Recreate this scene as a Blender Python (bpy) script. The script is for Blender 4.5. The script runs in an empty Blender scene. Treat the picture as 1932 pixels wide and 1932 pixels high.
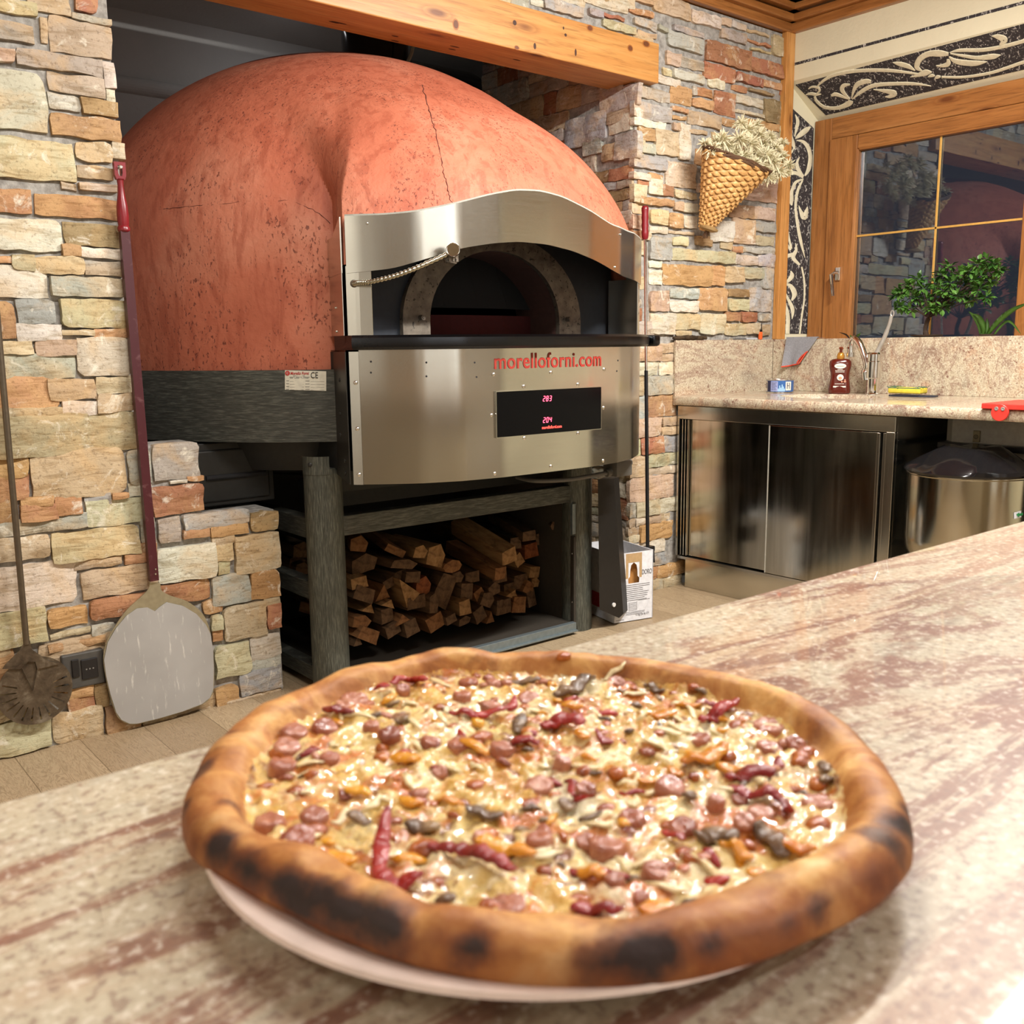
import bpy, bmesh, math, random
import numpy as np
from mathutils import Vector, Matrix, noise
random.seed(7)
S = bpy.context.scene
COL = S.collection
PI = math.pi
def R(d): return math.radians(d)

# ------------------------------------------------------------------ camera
FPX, YAW, PITCH, ROLL, CAMZ = 1821.4, .68556, .169606, -.011584, 1.2
FWD = Vector((math.sin(YAW)*math.cos(PITCH), math.cos(YAW)*math.cos(PITCH), -math.sin(PITCH)))
_r = Vector((math.cos(YAW), -math.sin(YAW), 0)); _u = _r.cross(FWD)
RGT = _r*math.cos(ROLL) + _u*math.sin(ROLL); UPV = -_r*math.sin(ROLL) + _u*math.cos(ROLL)
EYE = Vector((0, 0, CAMZ))
cam = bpy.data.cameras.new('camera'); camo = bpy.data.objects.new('camera', cam); COL.objects.link(camo)
camo.matrix_world = Matrix(((RGT.x, UPV.x, -FWD.x, 0), (RGT.y, UPV.y, -FWD.y, 0), (RGT.z, UPV.z, -FWD.z, CAMZ), (0, 0, 0, 1)))
cam.sensor_width = 36; cam.sensor_fit = 'HORIZONTAL'; cam.lens = FPX/1932*36; cam.clip_start = .02
cam.dof.use_dof = True; cam.dof.focus_distance = 3.4; cam.dof.aperture_fstop = 15.0
S.camera = camo

# ------------------------------------------------------------------ world, lights, exposure
W = bpy.data.worlds.new('night'); S.world = W; W.use_nodes = True
W.node_tree.nodes['Background'].inputs[0].default_value = (.012, .014, .02, 1)
W.node_tree.nodes['Background'].inputs[1].default_value = 1
def area(name, loc, sx, sy, power, col, rot=(0, 0, 0)):
    l = bpy.data.lights.new(name, 'AREA'); l.shape = 'RECTANGLE'; l.size = sx; l.size_y = sy; l.energy = power; l.color = col
    o = bpy.data.objects.new(name, l); COL.objects.link(o); o.location = loc; o.rotation_euler = rot; return o
area('tube_or_fill_light', (2.85, 1.20, 2.72), 1.15, .07, 70, (1, .975, .93), (R(18), 0, R(4)))
area('tube_or_fill_light', (1.0, 1.15, 2.72), 1.15, .07, 26, (1, .97, .92), (R(24), 0, R(4)))
area('tube_or_fill_light', (1.6, -1.3, 2.72), 1.15, .07, 52, (.94, .97, 1), (R(-30), 0, 0))  # added fill aimed at the rear wall so the steel reflects it brighter
area('tube_or_fill_light', (-1.3, .2, 2.72), .07, 1.15, 22, (1, .96, .9), (0, R(35), 0))  # added fill on the side wall for the cabinet doors to reflect
area('hood_lamp', (2.45, 4.55, 2.80), .2, .1, .45, (.95, .97, 1), (R(20), 0, 0))
area('fill_uplight', (2.9, .9, 2.45), 1.0, .1, 11, (1, .97, .92), (R(180), 0, 0))  # added fill pointing up to brighten ceiling and plaster, no fitting there
S.view_settings.view_transform = 'Standard'; S.view_settings.look = 'None'
S.view_settings.exposure = .93; S.view_settings.gamma = 1; S.view_settings.use_curve_mapping = False

# ------------------------------------------------------------------ pixel of the photo -> point in the place
def ray(x, y): return FWD + RGT*((x-966)/FPX) - UPV*((y-966)/FPX)
def at(x, y, ax, v):
    d = ray(x, y); a = 'XYZ'.index(ax); return EYE + d*((v-EYE[a])/d[a])
def atp(x, y, p0, n):
    d = ray(x, y); return EYE + d*((p0-EYE).dot(n)/d.dot(n))

# ------------------------------------------------------------------ material helpers
def srgb(*c):
    c = [v/255 for v in c]
    return tuple((v/12.92 if v <= .04045 else ((v+.055)/1.055)**2.4) for v in c)+(1,)
class M:
    def __init__(s, name):
        s.m = bpy.data.materials.new(name); s.m.use_nodes = True; s.t = s.m.node_tree; s.n = s.t.nodes
        s.b = s.n['Principled BSDF']; s.tc = s.n.new('ShaderNodeTexCoord')
    def lk(s, a, b): s.t.links.new(a, b)
    def node(s, t, **k):
        n = s.n.new(t)
        for a, v in k.items(): setattr(n, a, v)
        return n
    def setin(s, sock, v):
        if v is None: return
        if hasattr(v, 'is_output') or hasattr(v, 'links'): s.lk(v, sock)
        else:
            if hasattr(v, '__len__') and len(v) == 3 and sock.type == 'RGBA': v = tuple(v)+(1,)
            sock.default_value = v
    def vec(s, scale=(1, 1, 1), rot=(0, 0, 0), loc=(0, 0, 0), coord='Object'):
        mp = s.node('ShaderNodeMapping'); s.lk(s.tc.outputs[coord], mp.inputs[0])
        mp.inputs['Scale'].default_value = scale; mp.inputs['Rotation'].default_value = rot; mp.inputs['Location'].default_value = loc
        return mp.outputs[0]
    def noise(s, scale=5, detail=4, rough=.5, dist=0, vec=None, out=0):
        n = s.node('ShaderNodeTexNoise'); n.inputs['Scale'].default_value = scale; n.inputs['Detail'].default_value = detail
        n.inputs['Roughness'].default_value = rough; n.inputs['Distortion'].default_value = dist
        s.lk(vec if vec is not None else s.tc.outputs['Object'], n.inputs['Vector']); return n.outputs[out]
    def voro(s, scale=5, vec=None, feature='F1', out='Distance', rand=1):
        n = s.node('ShaderNodeTexVoronoi', feature=feature); n.inputs['Scale'].default_value = scale
        n.inputs['Randomness'].default_value = rand
        s.lk(vec if vec is not None else s.tc.outputs['Object'], n.inputs['Vector']); return n.outputs[out]
    def ramp(s, fac, stops, interp='LINEAR'):
        n = s.node('ShaderNodeValToRGB'); n.color_ramp.interpolation = interp
        e = n.color_ramp.elements
        while len(e) < len(stops): e.new(.5)
        for i, (p, c) in enumerate(stops):
            e[i].position = p
            if not hasattr(c, '__len__'): c = (c, c, c, 1)
            e[i].color = tuple(c) if len(c) == 4 else tuple(c)+(1,)
        s.lk(fac, n.inputs[0]); return n.outputs[0]
    def mix(s, fac, a, b, mode='MIX'):
        n = s.node('ShaderNodeMix', data_type='RGBA', blend_type=mode)
        s.setin(n.inputs[0], fac); s.setin(n.inputs[6], a); s.setin(n.inputs[7], b); return n.outputs[2]
    def math(s, op, a, b=0.):
        n = s.node('ShaderNodeMath', operation=op); s.setin(n.inputs[0], a); s.setin(n.inputs[1], b); return n.outputs[0]
    def attr(s, name, out='Color'):
        n = s.node('ShaderNodeAttribute'); n.attribute_name = name; return n.outputs[out]
    def bump(s, h, strength=.3, dist=.01):
        n = s.node('ShaderNodeBump'); n.inputs['Strength'].default_value = strength; n.inputs['Distance'].default_value = dist
        s.lk(h, n.inputs['Height']); s.lk(n.outputs[0], s.b.inputs['Normal']); return n
    def set(s, **k):
        nm = {'col': 'Base Color', 'rough': 'Roughness', 'metal': 'Metallic', 'spec': 'Specular IOR Level', 'coat': 'Coat Weight',
              'coatr': 'Coat Roughness', 'trans': 'Transmission Weight', 'ior': 'IOR', 'em': 'Emission Color', 'ems': 'Emission Strength',
              'sss': 'Subsurface Weight', 'aniso': 'Anisotropic', 'alpha': 'Alpha'}
        for a, v in k.items(): s.setin(s.b.inputs[nm[a]], v)
        return s.m
MATS = {}
def plain(name, col, rough=.5, metal=0, **k):
    if name in MATS: return MATS[name]
    m = M(name); n = m.noise(60, 3)
    c = m.mix(m.ramp(n, [(.3, 0), (.7, 1)]), tuple(v*.9 for v in col[:3])+(1,), tuple(min(1, v*1.08) for v in col[:3])+(1,))
    MATS[name] = m.set(col=c, rough=rough, metal=metal, **k); return MATS[name]

def mk_stone():
    m = M('ledge_stone'); c = m.attr('col')
    v = m.vec((3, 3, 3)); n1 = m.noise(2.2, 5, .62, .6, v)
    c = m.mix(m.math('MULTIPLY', m.ramp(n1, [(.46, 0), (.62, 1)]), .42), c, srgb(204, 168, 116), 'MIX')
    st = m.noise(9, 5, .6, 1.0, m.vec((1, 1, 5.5)))
    c = m.mix(m.ramp(st, [(.35, .6), (.5, 0)]), c, m.mix(1., c, srgb(190, 176, 150), 'MULTIPLY'))
    fi = m.noise(90, 5, .7)
    c = m.mix(m.ramp(fi, [(.33, .45), (.45, 0)]), c, m.mix(1., c, srgb(120, 98, 72), 'MULTIPLY'))
    wh = m.noise(14, 6, .7, .8)
    c = m.mix(m.ramp(wh, [(.57, 0), (.68, .7)]), c, srgb(232, 226, 208))
    dk = m.noise(26, 4, .6, 1.5, m.vec((1, 1, 3)))
    c = m.mix(m.ramp(dk, [(.27, .45), (.35, 0)]), c, srgb(92, 72, 50))
    h = m.math('ADD', m.noise(30, 6, .65, .3), m.math('MULTIPLY', st, .8))
    m.bump(h, .6, .008); return m.set(col=c, rough=.82, spec=.25)
STONE = mk_stone()
def mk_mortar():
    m = M('mortar'); n = m.noise(35, 6, .6)
    c = m.ramp(n, [(.3, srgb(118, 114, 108)), (.7, srgb(178, 175, 168))]); m.bump(n, .6, .01)
    return m.set(col=c, rough=.95, spec=.1)
MORTAR = mk_mortar()
def mk_wood(name, c0, c1, c2, axis='X', scale=1., rough=.42, knots=True, coat=.15):
    m = M(name)
    sc = {'X': (.35, 6, 6), 'Y': (6, .35, 6), 'Z': (6, 6, .35)}[axis]
    v = m.vec(tuple(a*scale for a in sc)); g = m.noise(3.2, 6, .62, .35, v); g2 = m.noise(14, 4, .6, .2, v)
    c = m.ramp(g, [(.25, c0), (.5, c1), (.75, c2)])
    c = m.mix(m.ramp(g2, [(.32, .55), (.5, 0)]), c, tuple(a*.55 for a in c0[:3])+(1,))
    if knots:
        sk = {'X': (.8, 2.6, 2.6), 'Y': (2.6, .8, 2.6), 'Z': (2.6, 2.6, .8)}[axis]
        vo = m.voro(1.7*scale, m.vec(sk))
        c = m.mix(m.ramp(vo, [(.045, .85), (.11, 0)]), c, srgb(96, 46, 18))
        c = m.mix(m.ramp(vo, [(.10, 0), (.12, .35), (.17, 0)]), c, srgb(120, 62, 22))
    m.bump(g2, .12, .004); return m.set(col=c, rough=rough, coat=coat, coatr=.25)
BEAM = mk_wood('pine_beam', srgb(168, 112, 56), srgb(188, 134, 72), srgb(202, 154, 92), 'X', 1.3)
WOODY = mk_wood('larch_trim_y', srgb(128, 80, 38), srgb(156, 102, 52), srgb(178, 124, 70), 'Y', 1.4, .35)
WOODX = mk_wood('larch_trim_x', srgb(128, 80, 38), srgb(156, 102, 52), srgb(178, 124, 70), 'X', 1.4, .35)
WOODZ = mk_wood('larch_trim_z', srgb(128, 80, 38), srgb(156, 102, 52), srgb(178, 124, 70), 'Z', 1.4, .35)
PINEZ = mk_wood('pine_strip', srgb(170, 112, 52), srgb(196, 138, 74), srgb(210, 158, 92), 'Z', 1.4, .4)
def mk_granite(name, ang, vs=1., dark=1., spots=False):
    m = M(name); v = m.vec((.55*vs, 2.2*vs, 1.4*vs), (0, 0, R(ang)))
    big = m.noise(2.6, 5, .6, 1.1, v)
    c = m.ramp(big, [(.28, srgb(132, 118, 102)), (.42, srgb(186, 176, 152)), (.56, srgb(190, 178, 152)), (.70, srgb(184, 148, 118)), (.82, srgb(170, 128, 104))])
    vn = m.noise(2.1, 7, .66, 1.6, m.vec((.5*vs, 2.7*vs, 1.4*vs), (0, 0, R(ang)), (3, 1, 0)))
    rid = m.math('ABSOLUTE', m.math('SUBTRACT', vn, .5))
    fine = m.noise(34, 6, .7, .6, m.vec((.6, 1.3, 1), (0, 0, R(ang))))
    rid2 = m.math('ADD', rid, m.math('MULTIPLY', m.math('SUBTRACT', fine, .5), .11))
    msk = m.noise(1.7, 3, .5, .6, m.vec((.6, 1.4, 1), (0, 0, R(ang)), (7, 2, 0)))
    vein = m.math('MULTIPLY', m.ramp(rid2, [(.0, .98*dark), (.020, .75*dark), (.038, 0)]), m.ramp(msk, [(.39, 0), (.53, 1)]))
    c = m.mix(vein, c, srgb(92, 62, 62))
    c = m.mix(m.math('MULTIPLY', m.ramp(rid2, [(.015, .5), (.07, 0)]), dark), c, srgb(168, 124, 98))
    c = m.mix(m.ramp(fine, [(.30, .5), (.42, 0)]), c, srgb(120, 98, 80))
    gr = m.noise(170, 3, .6)
    c = m.mix(m.ramp(gr, [(.36, .55), (.46, 0)]), c, srgb(120, 90, 80))
    c = m.mix(m.ramp(gr, [(.55, 0), (.66, .5)]), c, srgb(235, 228, 210))
    if spots:
        sp = m.noise(75, 3, .55, .5, m.vec((1, 1, 1), (R(35), 0, R(35)))); c = m.mix(m.math('MULTIPLY', m.ramp(sp, [(.60, 0), (.655, .85)]), m.ramp(m.noise(7, 4), [(.40, .25), (.58, 1)])), c, srgb(104, 50, 42))
    return m.set(col=c, rough=.42, spec=.3, coat=.5, coatr=.025)
GRANITE = mk_granite('polished_granite', -14)
GRANITE2 = mk_granite('sink_granite', 70, 1.3, .4, True)
def mk_steel(name, col, rough, axis='Z', wear=.5, aniso=.5):
    m = M(name); sc = {'X': (1, 90, 90), 'Y': (90, 1, 90), 'Z': (90, 90, 1)}[axis]
    b = m.noise(3, 3, .5, 0, m.vec(sc)); sm = m.noise(3, 2, .5, .3)
    r = m.math('ADD', m.math('MULTIPLY', b, .10), m.math('ADD', m.math('MULTIPLY', sm, .12*wear), rough-.08))
    c = m.mix(m.ramp(sm, [(.35, 0), (.7, 1)]), col, tuple(a*.86 for a in col[:3])+(1,))
    return m.set(col=c, rough=r, metal=1, aniso=aniso)
STEEL = mk_steel('brushed_steel', srgb(208, 207, 200), .20, 'X')
STEELV = mk_steel('brushed_steel_vertical', srgb(200, 197, 188), .2, 'Z')
CHROME = plain('chrome', srgb(225, 225, 222), .08, 1)
def mk_paint():
    m = M('brushed_grey_paint'); b = m.noise(7, 6, .65, .3, m.vec((3, 3, 42))); n = m.noise(4, 3)
    c = m.ramp(b, [(.3, srgb(44, 46, 42)), (.5, srgb(70, 72, 66)), (.7, srgb(112, 114, 104))])
    c = m.mix(m.ramp(n, [(.4, 0), (.7, .4)]), c, srgb(52, 48, 42)); m.bump(b, .2, .003)
    return m.set(col=c, rough=.5, metal=.35)
BAND = mk_paint()
def mk_paintv():
    m = M('brushed_grey_leg'); b = m.noise(7, 6, .65, .3, m.vec((42, 42, 3)))
    c = m.ramp(b, [(.3, srgb(50, 52, 46)), (.5, srgb(76, 78, 70)), (.72, srgb(118, 120, 108))])
    m.bump(b, .2, .003); return m.set(col=c, rough=.48, metal=.35)
LEGM = mk_paintv()
DARKM = plain('dark_painted_metal', srgb(44, 44, 42), .5, .4)
DARKF = plain('dark_side_plate', srgb(58, 56, 52), .42, .6)
BLACK = plain('soot_and_shade_black', srgb(22, 22, 24), .8)  # soot in the vault, painted shade in the recess, holes and cloth fold
def mk_terra():
    m = M('terracotta_plaster'); n = m.noise(2.4, 5, .6, .4)
    c = m.ramp(n, [(.3, srgb(164, 88, 64)), (.5, srgb(178, 102, 76)), (.72, srgb(190, 124, 98))])
    st = m.noise(6, 5, .6, .5, m.vec((4, 4, 1)))
    c = m.mix(m.ramp(st, [(.38, .55), (.5, 0)]), c, srgb(146, 72, 50))
    tr = m.noise(125, 3, .55, .3, m.vec((1, 1, .5))); mk = m.noise(4.5, 4, .6, .4, m.vec((1.2, 1.2, .8)))
    pit = m.math('MULTIPLY', m.ramp(tr, [(.36, 1), (.40, 0)]), m.ramp(mk, [(.42, 0), (.56, 1)]))
    c = m.mix(m.math('MULTIPLY', pit, .75), c, srgb(86, 36, 28))
    h = m.math('SUBTRACT', m.noise(40, 4, .6), m.math('MULTIPLY', pit, 1.2)); m.bump(h, .5, .006)
    return m.set(col=c, rough=.62, spec=.35)
TERRA = mk_terra()
def mk_floor():
    m = M('oak_laminate'); v = m.vec((1, 1, 1), (0, 0, R(90)))
    br = m.node('ShaderNodeTexBrick'); m.lk(v, br.inputs['Vector'])
    br.inputs['Scale'].default_value = 1; br.inputs['Brick Width'].default_value = 1.3; br.inputs['Row Height'].default_value = .19
    br.inputs['Mortar Size'].default_value = .0015; br.inputs['Color1'].default_value = srgb(176, 156, 126); br.inputs['Color2'].default_value = srgb(150, 130, 102)
    br.inputs['Mortar'].default_value = srgb(120, 102, 78)
    g = m.noise(3, 5, .6, 2.4, m.vec((7, .9, 1))); g2 = m.math('SINE', m.math('MULTIPLY', g, 70))
    c = m.mix(m.ramp(g2, [(.1, 0), (.9, .5)]), br.outputs[0], srgb(112, 92, 68)); m.bump(g2, .08, .002)
    return m.set(col=c, rough=.42, spec=.4)
FLOOR = mk_floor()
def mk_plaster(name, c0):
    m = M(name); n = m.noise(55, 4, .6); m.bump(n, .3, .005)
    c = m.mix(m.ramp(m.noise(6, 4), [(.4, 0), (.7, .5)]), c0, tuple(a*.93 for a in c0[:3])+(1,)); return m.set(col=c, rough=.85, spec=.2)
CREAM = mk_plaster('cream_plaster', srgb(214, 208, 180))
GREYP = mk_plaster('niche_grey_plaster', srgb(206, 204, 200))
def mk_speckle():
    m = M('black_speckled_sgraffito'); n = m.noise(75, 3, .6, 1.2, m.vec((1, 1, .6)))
    c = m.ramp(n, [(.57, srgb(46, 42, 44)), (.66, srgb(196, 192, 184))]); m.bump(n, .5, .004); return m.set(col=c, rough=.8)
SPECK = mk_speckle()
SCROLL = plain('cream_relief', srgb(212, 206, 178), .8)

# ------------------------------------------------------------------ mesh helpers
def link(name, bm, mats, parent=None, smooth=False, loc=None):
    me = bpy.data.meshes.new(name)
    if loc is not None: bmesh.ops.translate(bm, verts=bm.verts, vec=-Vector(loc))
    bmesh.ops.recalc_face_normals(bm, faces=bm.faces)
    bm.to_mesh(me); bm.free()
    for m in (mats if isinstance(mats, (list, tuple)) else [mats]): me.materials.append(m)
    if smooth:
        me.polygons.foreach_set('use_smooth', [True]*len(me.polygons))
        if smooth != 'all':
            try: me.set_sharp_from_angle(angle=R(35))
            except Exception: pass
    o = bpy.data.objects.new(name, me); COL.objects.link(o)
    if loc is not None: o.location = loc
    if parent is not None:
        o.parent = parent; o.matrix_parent_inverse = Matrix.Identity(4)
        if loc is None: o.location = (0, 0, 0)
        # geometry is written in world metres: undo the parent's placement
        o.matrix_parent_inverse = pinv(parent)
    return o
def wmat(p):
    mtx = Matrix.Translation(p.location) @ p.rotation_euler.to_matrix().to_4x4()
    if p.parent is not None: mtx = wmat(p.parent) @ p.matrix_parent_inverse @ mtx
    return mtx
def pinv(p): return wmat(p).inverted()
def thing(name, label, cat, loc=(0, 0, 0), group=None, kind=None):
    o = bpy.data.objects.new(name, None); COL.objects.link(o); o.location = loc; o.empty_display_size = .05
    o['label'] = label; o['category'] = cat
    if group: o['group'] = group
    if kind: o['kind'] = kind
    return o
def tag(o, label, cat, group=None, kind=None):
    o['label'] = label; o['category'] = cat
    if group: o['group'] = group
    if kind: o['kind'] = kind
    return o
def struct(name, bm, mats, label, smooth=False):
    o = link(name, bm, mats, None, smooth); o['kind'] = 'structure'; o['label'] = label; o['category'] = name.split('_')[0]; return o
def box(bm, x0, x1, y0, y1, z0, z1, bev=0, mat=0, seg=2, mtx=None):
    v = [bm.verts.new((x, y, z)) for x in (x0, x1) for y in (y0, y1) for z in (z0, z1)]
    fs = [bm.faces.new([v[i] for i in q]) for q in ((0, 1, 3, 2), (4, 6, 7, 5), (0, 4, 5, 1), (2, 3, 7, 6), (0, 2, 6, 4), (1, 5, 7, 3))]
    for f in fs: f.material_index = mat
    vs = v
    if bev:
        es = list({e for f in fs for e in f.edges})
        r = bmesh.ops.bevel(bm, geom=es, offset=bev, segments=seg, affect='EDGES', profile=.5)
        vs = list({w for f in r['faces'] for w in f.verts} | {w for w in v if w.is_valid})
        for f in r['faces']: f.material_index = mat
    if mtx is not None: bmesh.ops.transform(bm, matrix=mtx, verts=vs)
    return vs
def frame(a, b):
    d = (Vector(b)-Vector(a)); L = d.length; d.normalize()
    u = d.orthogonal().normalized(); return d, u, d.cross(u), L
def cyl(bm, a, b, r0, r1=None, n=20, cap=True, mat=0):
    r1 = r0 if r1 is None else r1; d, u, w, L = frame(a, b); a = Vector(a); b = Vector(b)
    A = [bm.verts.new(a+(u*math.cos(t)+w*math.sin(t))*r0) for t in [2*PI*i/n for i in range(n)]]
    B = [bm.verts.new(b+(u*math.cos(t)+w*math.sin(t))*r1) for t in [2*PI*i/n for i in range(n)]]
    for i in range(n): bm.faces.new((A[i], A[(i+1) % n], B[(i+1) % n], B[i])).material_index = mat
    if cap: bm.faces.new(A[::-1]).material_index = mat; bm.faces.new(B).material_index = mat
    return A+B
def tube(bm, pts, rad, n=10, mat=0, cap=True, flat=1., up=None):
    pts = [Vector(p) for p in pts]; rings = []; prev = None
    for i, p in enumerate(pts):
        t = (pts[min(i+1, len(pts)-1)]-pts[max(i-1, 0)]).normalized()
        if prev is None:
            u = (Vector(up) if up else t.orthogonal()); u = (u-t*u.dot(t)).normalized()
        else: u = (prev-t*prev.dot(t)).normalized()
        prev = u; w = t.cross(u); r = rad[i] if hasattr(rad, '__len__') else rad
        rings.append([bm.verts.new(p+u*math.cos(a)*r*flat+w*math.sin(a)*r) for a in [2*PI*k/n for k in range(n)]])
    for A, B in zip(rings, rings[1:]):
        for k in range(n): bm.faces.new((A[k], A[(k+1) % n], B[(k+1) % n], B[k])).material_index = mat
    if cap: bm.faces.new(rings[0][::-1]).material_index = mat; bm.faces.new(rings[-1]).material_index = mat
def spline(pts, n=6):
    pts = [Vector(p) for p in pts]; out = []
    for i in range(len(pts)-1):
        p0, p1, p2, p3 = pts[max(i-1, 0)], pts[i], pts[i+1], pts[min(i+2, len(pts)-1)]
        for k in range(n):
            t = k/n; out.append(.5*((2*p1)+(p2-p0)*t+(2*p0-5*p1+4*p2-p3)*t*t+(3*p1-p0-3*p2+p3)*t**3))
    return out+[pts[-1]]
def lathe(bm, prof, c=(0, 0, 0), axis=None, n=32, mat=0, cap=True, sx=1, sy=1):
    c = Vector(c); ax = Vector(axis) if axis else Vector((0, 0, 1)); ax.normalize()
    if axis: u = ax.orthogonal().normalized()
    else: u = Vector((1, 0, 0))
    w = ax.cross(u); rings = []
    for r, z in prof:
        rings.append([bm.verts.new(c+ax*z+(u*math.cos(t)*sx+w*math.sin(t)*sy)*max(r, 1e-5)) for t in [2*PI*k/n for k in range(n)]])
    for A, B in zip(rings, rings[1:]):
        for k in range(n): bm.faces.new((A[k], A[(k+1) % n], B[(k+1) % n], B[k])).material_index = mat
    if cap: bm.faces.new(rings[0][::-1]).material_index = mat; bm.faces.new(rings[-1]).material_index = mat
def prism(bm, pts, dvec, mat=0):
    d = Vector(dvec); A = [bm.verts.new(Vector(p)) for p in pts]; B = [bm.verts.new(Vector(p)+d) for p in pts]; n = len(A)
    bm.faces.new(A).material_index = mat; bm.faces.new(B[::-1]).material_index = mat
    for i in range(n): bm.faces.new((A[i], B[i], B[(i+1) % n], A[(i+1) % n])).material_index = mat
def newbm(): return bmesh.new()
def textmesh(s, width, height, origin, ux, uz, depth, bold=0., shear=0, space=1.):
    """text as a bmesh laid from origin (left of the baseline) along ux, up uz, fitted to width x height"""
    cu = bpy.data.curves.new('t', 'FONT'); cu.body = s; cu.offset = bold; cu.extrude = .01; cu.shear = shear; cu.space_character = space
    ob = bpy.data.objects.new('t', cu); COL.objects.link(ob)
    me = bpy.data.meshes.new_from_object(ob.evaluated_get(bpy.context.evaluated_depsgraph_get()))
    bpy.data.objects.remove(ob); bm = bmesh.new(); bm.from_mesh(me); bpy.data.meshes.remove(me)
    xs = [v.co.x for v in bm.verts]; ys = [v.co.y for v in bm.verts]
    x0, x1, y0, y1 = min(xs), max(xs), min(ys), max(ys)
    ux = Vector(ux); uz = Vector(uz); nn = ux.cross(uz); o = Vector(origin)
    for v in bm.verts:
        a = (v.co.x-x0)/(x1-x0)*width; b = (v.co.y-y0)/(y1-y0)*height
        v.co = o+ux*a+uz*b+nn*(depth if v.co.z > 0 else 0)
    return bm
def merge(bm, other):
    me = bpy.data.meshes.new('tmp'); other.to_mesh(me); other.free(); bm.from_mesh(me); bpy.data.meshes.remove(me)
# ================================================================== SETTING
YL, YR, XW = 3.09, 3.17, 4.47
NX0, NX1 = 1.02, 3.31          # niche opening
bm = newbm(); box(bm, -2.6, 5.0, -2.6, 5.3, -.1, 0); struct('floor', bm, FLOOR, 'light oak laminate floor')
CW = {'w': (206, 200, 182), 'g': (170, 166, 152), 't': (186, 168, 138), 'o': (182, 144, 104), 'r': (164, 114, 86), 'y': (188, 180, 148),
      'p': (190, 168, 146), 'k': (166, 165, 160), 'd': (150, 126, 94)}
def stone_color(c, rnd):
    v = CW[c]; f = rnd.uniform(.93, 1.06); return srgb(*[min(255, a*f+rnd.uniform(-5, 5)) for a in v])
def stones(bm, rects, mp, seed, jag=.006):
    rnd = random.Random(seed); lay = bm.loops.layers.float_color.new('col') if 'col' not in bm.loops.layers.float_color else bm.loops.layers.float_color['col']
    for (u0, z0, u1, z1, c, prot) in rects:
        w, h = u1-u0, z1-z0
        if w < .01 or h < .008: continue
        nx = max(4, min(16, int(w/.016))); nz = max(3, min(12, int(h/.016)))
        col = stone_color(c, rnd); d0 = prot+rnd.uniform(.0, .012); so = rnd.uniform(0, 50)
        tx, tz = rnd.uniform(-.02, .02), rnd.uniform(-.04, .04)
        cut = [rnd.choice((0, 0, 0, .2, .45))*min(w, h)*.3 for _ in range(4)]
        g = .0012 if prot < .01 else -.0012; grid = []
        for j in range(nz+1):
            row = []
            for i in range(nx+1):
                s, t = i/nx, j/nz; u = u0+g+(w-2*g)*s; z = z0+g+(h-2*g)*t
                e = min(s, 1-s)*w; f = min(t, 1-t)*h
                # irregular outline
                k = max(0, 1-min(e, f)/.02)
                u += k*jag*noise.noise((u*23+so, z*23, 1.3)); z += k*jag*noise.noise((u*23, z*23+so, 7.7))
                for q, (cs, ct) in enumerate(((0, 0), (1, 0), (0, 1), (1, 1))):   # clipped corners
                    a = (abs(s-cs)*w); b = abs(t-ct)*h
                    if cut[q] and a+b < cut[q]:
                        m_ = (cut[q]-a-b)/2; u += m_*(1 if cs == 0 else -1); z += m_*(1 if ct == 0 else -1)
                dd = min(e, f)
                d = d0+.010*noise.noise((u*11+so, z*11, so))+.004*noise.noise((u*45, z*45, so))+tx*(s-.5)*w*2+tz*(t-.5)*h
                d -= max(0, 1-dd/.006)**2*.0028
                row.append(bm.verts.new(mp(u, z, d)))
            grid.append(row)
        fs = []
        for j in range(nz):
            for i in range(nx): fs.append(bm.faces.new((grid[j][i], grid[j][i+1], grid[j+1][i+1], grid[j+1][i])))
        loop = [grid[0][i] for i in range(nx+1)]+[grid[j][nx] for j in range(1, nz+1)]+[grid[nz][i] for i in range(nx-1, -1, -1)]+[grid[j][0] for j in range(nz-1, 0, -1)]
        bpos = []
        per = []
        for i in range(nx+1): per.append((i/nx, 0))
        for j in range(1, nz+1): per.append((1, j/nz))
        for i in range(nx-1, -1, -1): per.append((i/nx, 1))
        for j in range(nz-1, 0, -1): per.append((0, j/nz))
        back = [bm.verts.new(v.co-(mp(0, 0, 1)-mp(0, 0, 0))*(d0+.012)) for v in loop]
        n = len(loop); lp2 = [bm.verts.new(v.co) for v in loop]
        side = {bm.faces.new((lp2[i], back[i], back[(i+1) % n], lp2[(i+1) % n])) for i in range(n)}; fs += list(side)
        for f in fs:
            f.smooth = f.index < 0 or (f not in side); f.material_index = 1
            for l in f.loops: l[lay] = col
def ashlar(u0, z0, u1, z1, seed, hmin=.035, hmax=.12):
    rnd = random.Random(seed); out = []; z = z0
    while z < z1-.01:
        h = min(rnd.uniform(hmin, hmax), z1-z)
        if z1-z-h < .03: h = z1-z
        u = u0-rnd.uniform(0, .1)
        while u < u1:
            w = rnd.uniform(.8, 3.6)*h*.8+.03; c = rnd.choices('wgtorypkd', (22, 14, 22, 13, 8, 14, 9, 10, 4))[0]
            a, b = max(u, u0), min(u+w, u1)
            if u1-b < .03: b = u1
            if b-a > .02:
                if h > .085 and rnd.random() < .4:
                    hh = h*rnd.uniform(.35, .65); c2 = rnd.choices('wgtorypk', (22, 14, 22, 13, 8, 14, 9, 10))[0]
                    out += [(a, z, b, z+hh, c, .006), (a, z+hh, b, z+h, c2, .006)]
                else: out.append((a, z, b, z+h, c, .006))
            if b == u1: break
            u += w
        z += h
    return out
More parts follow.
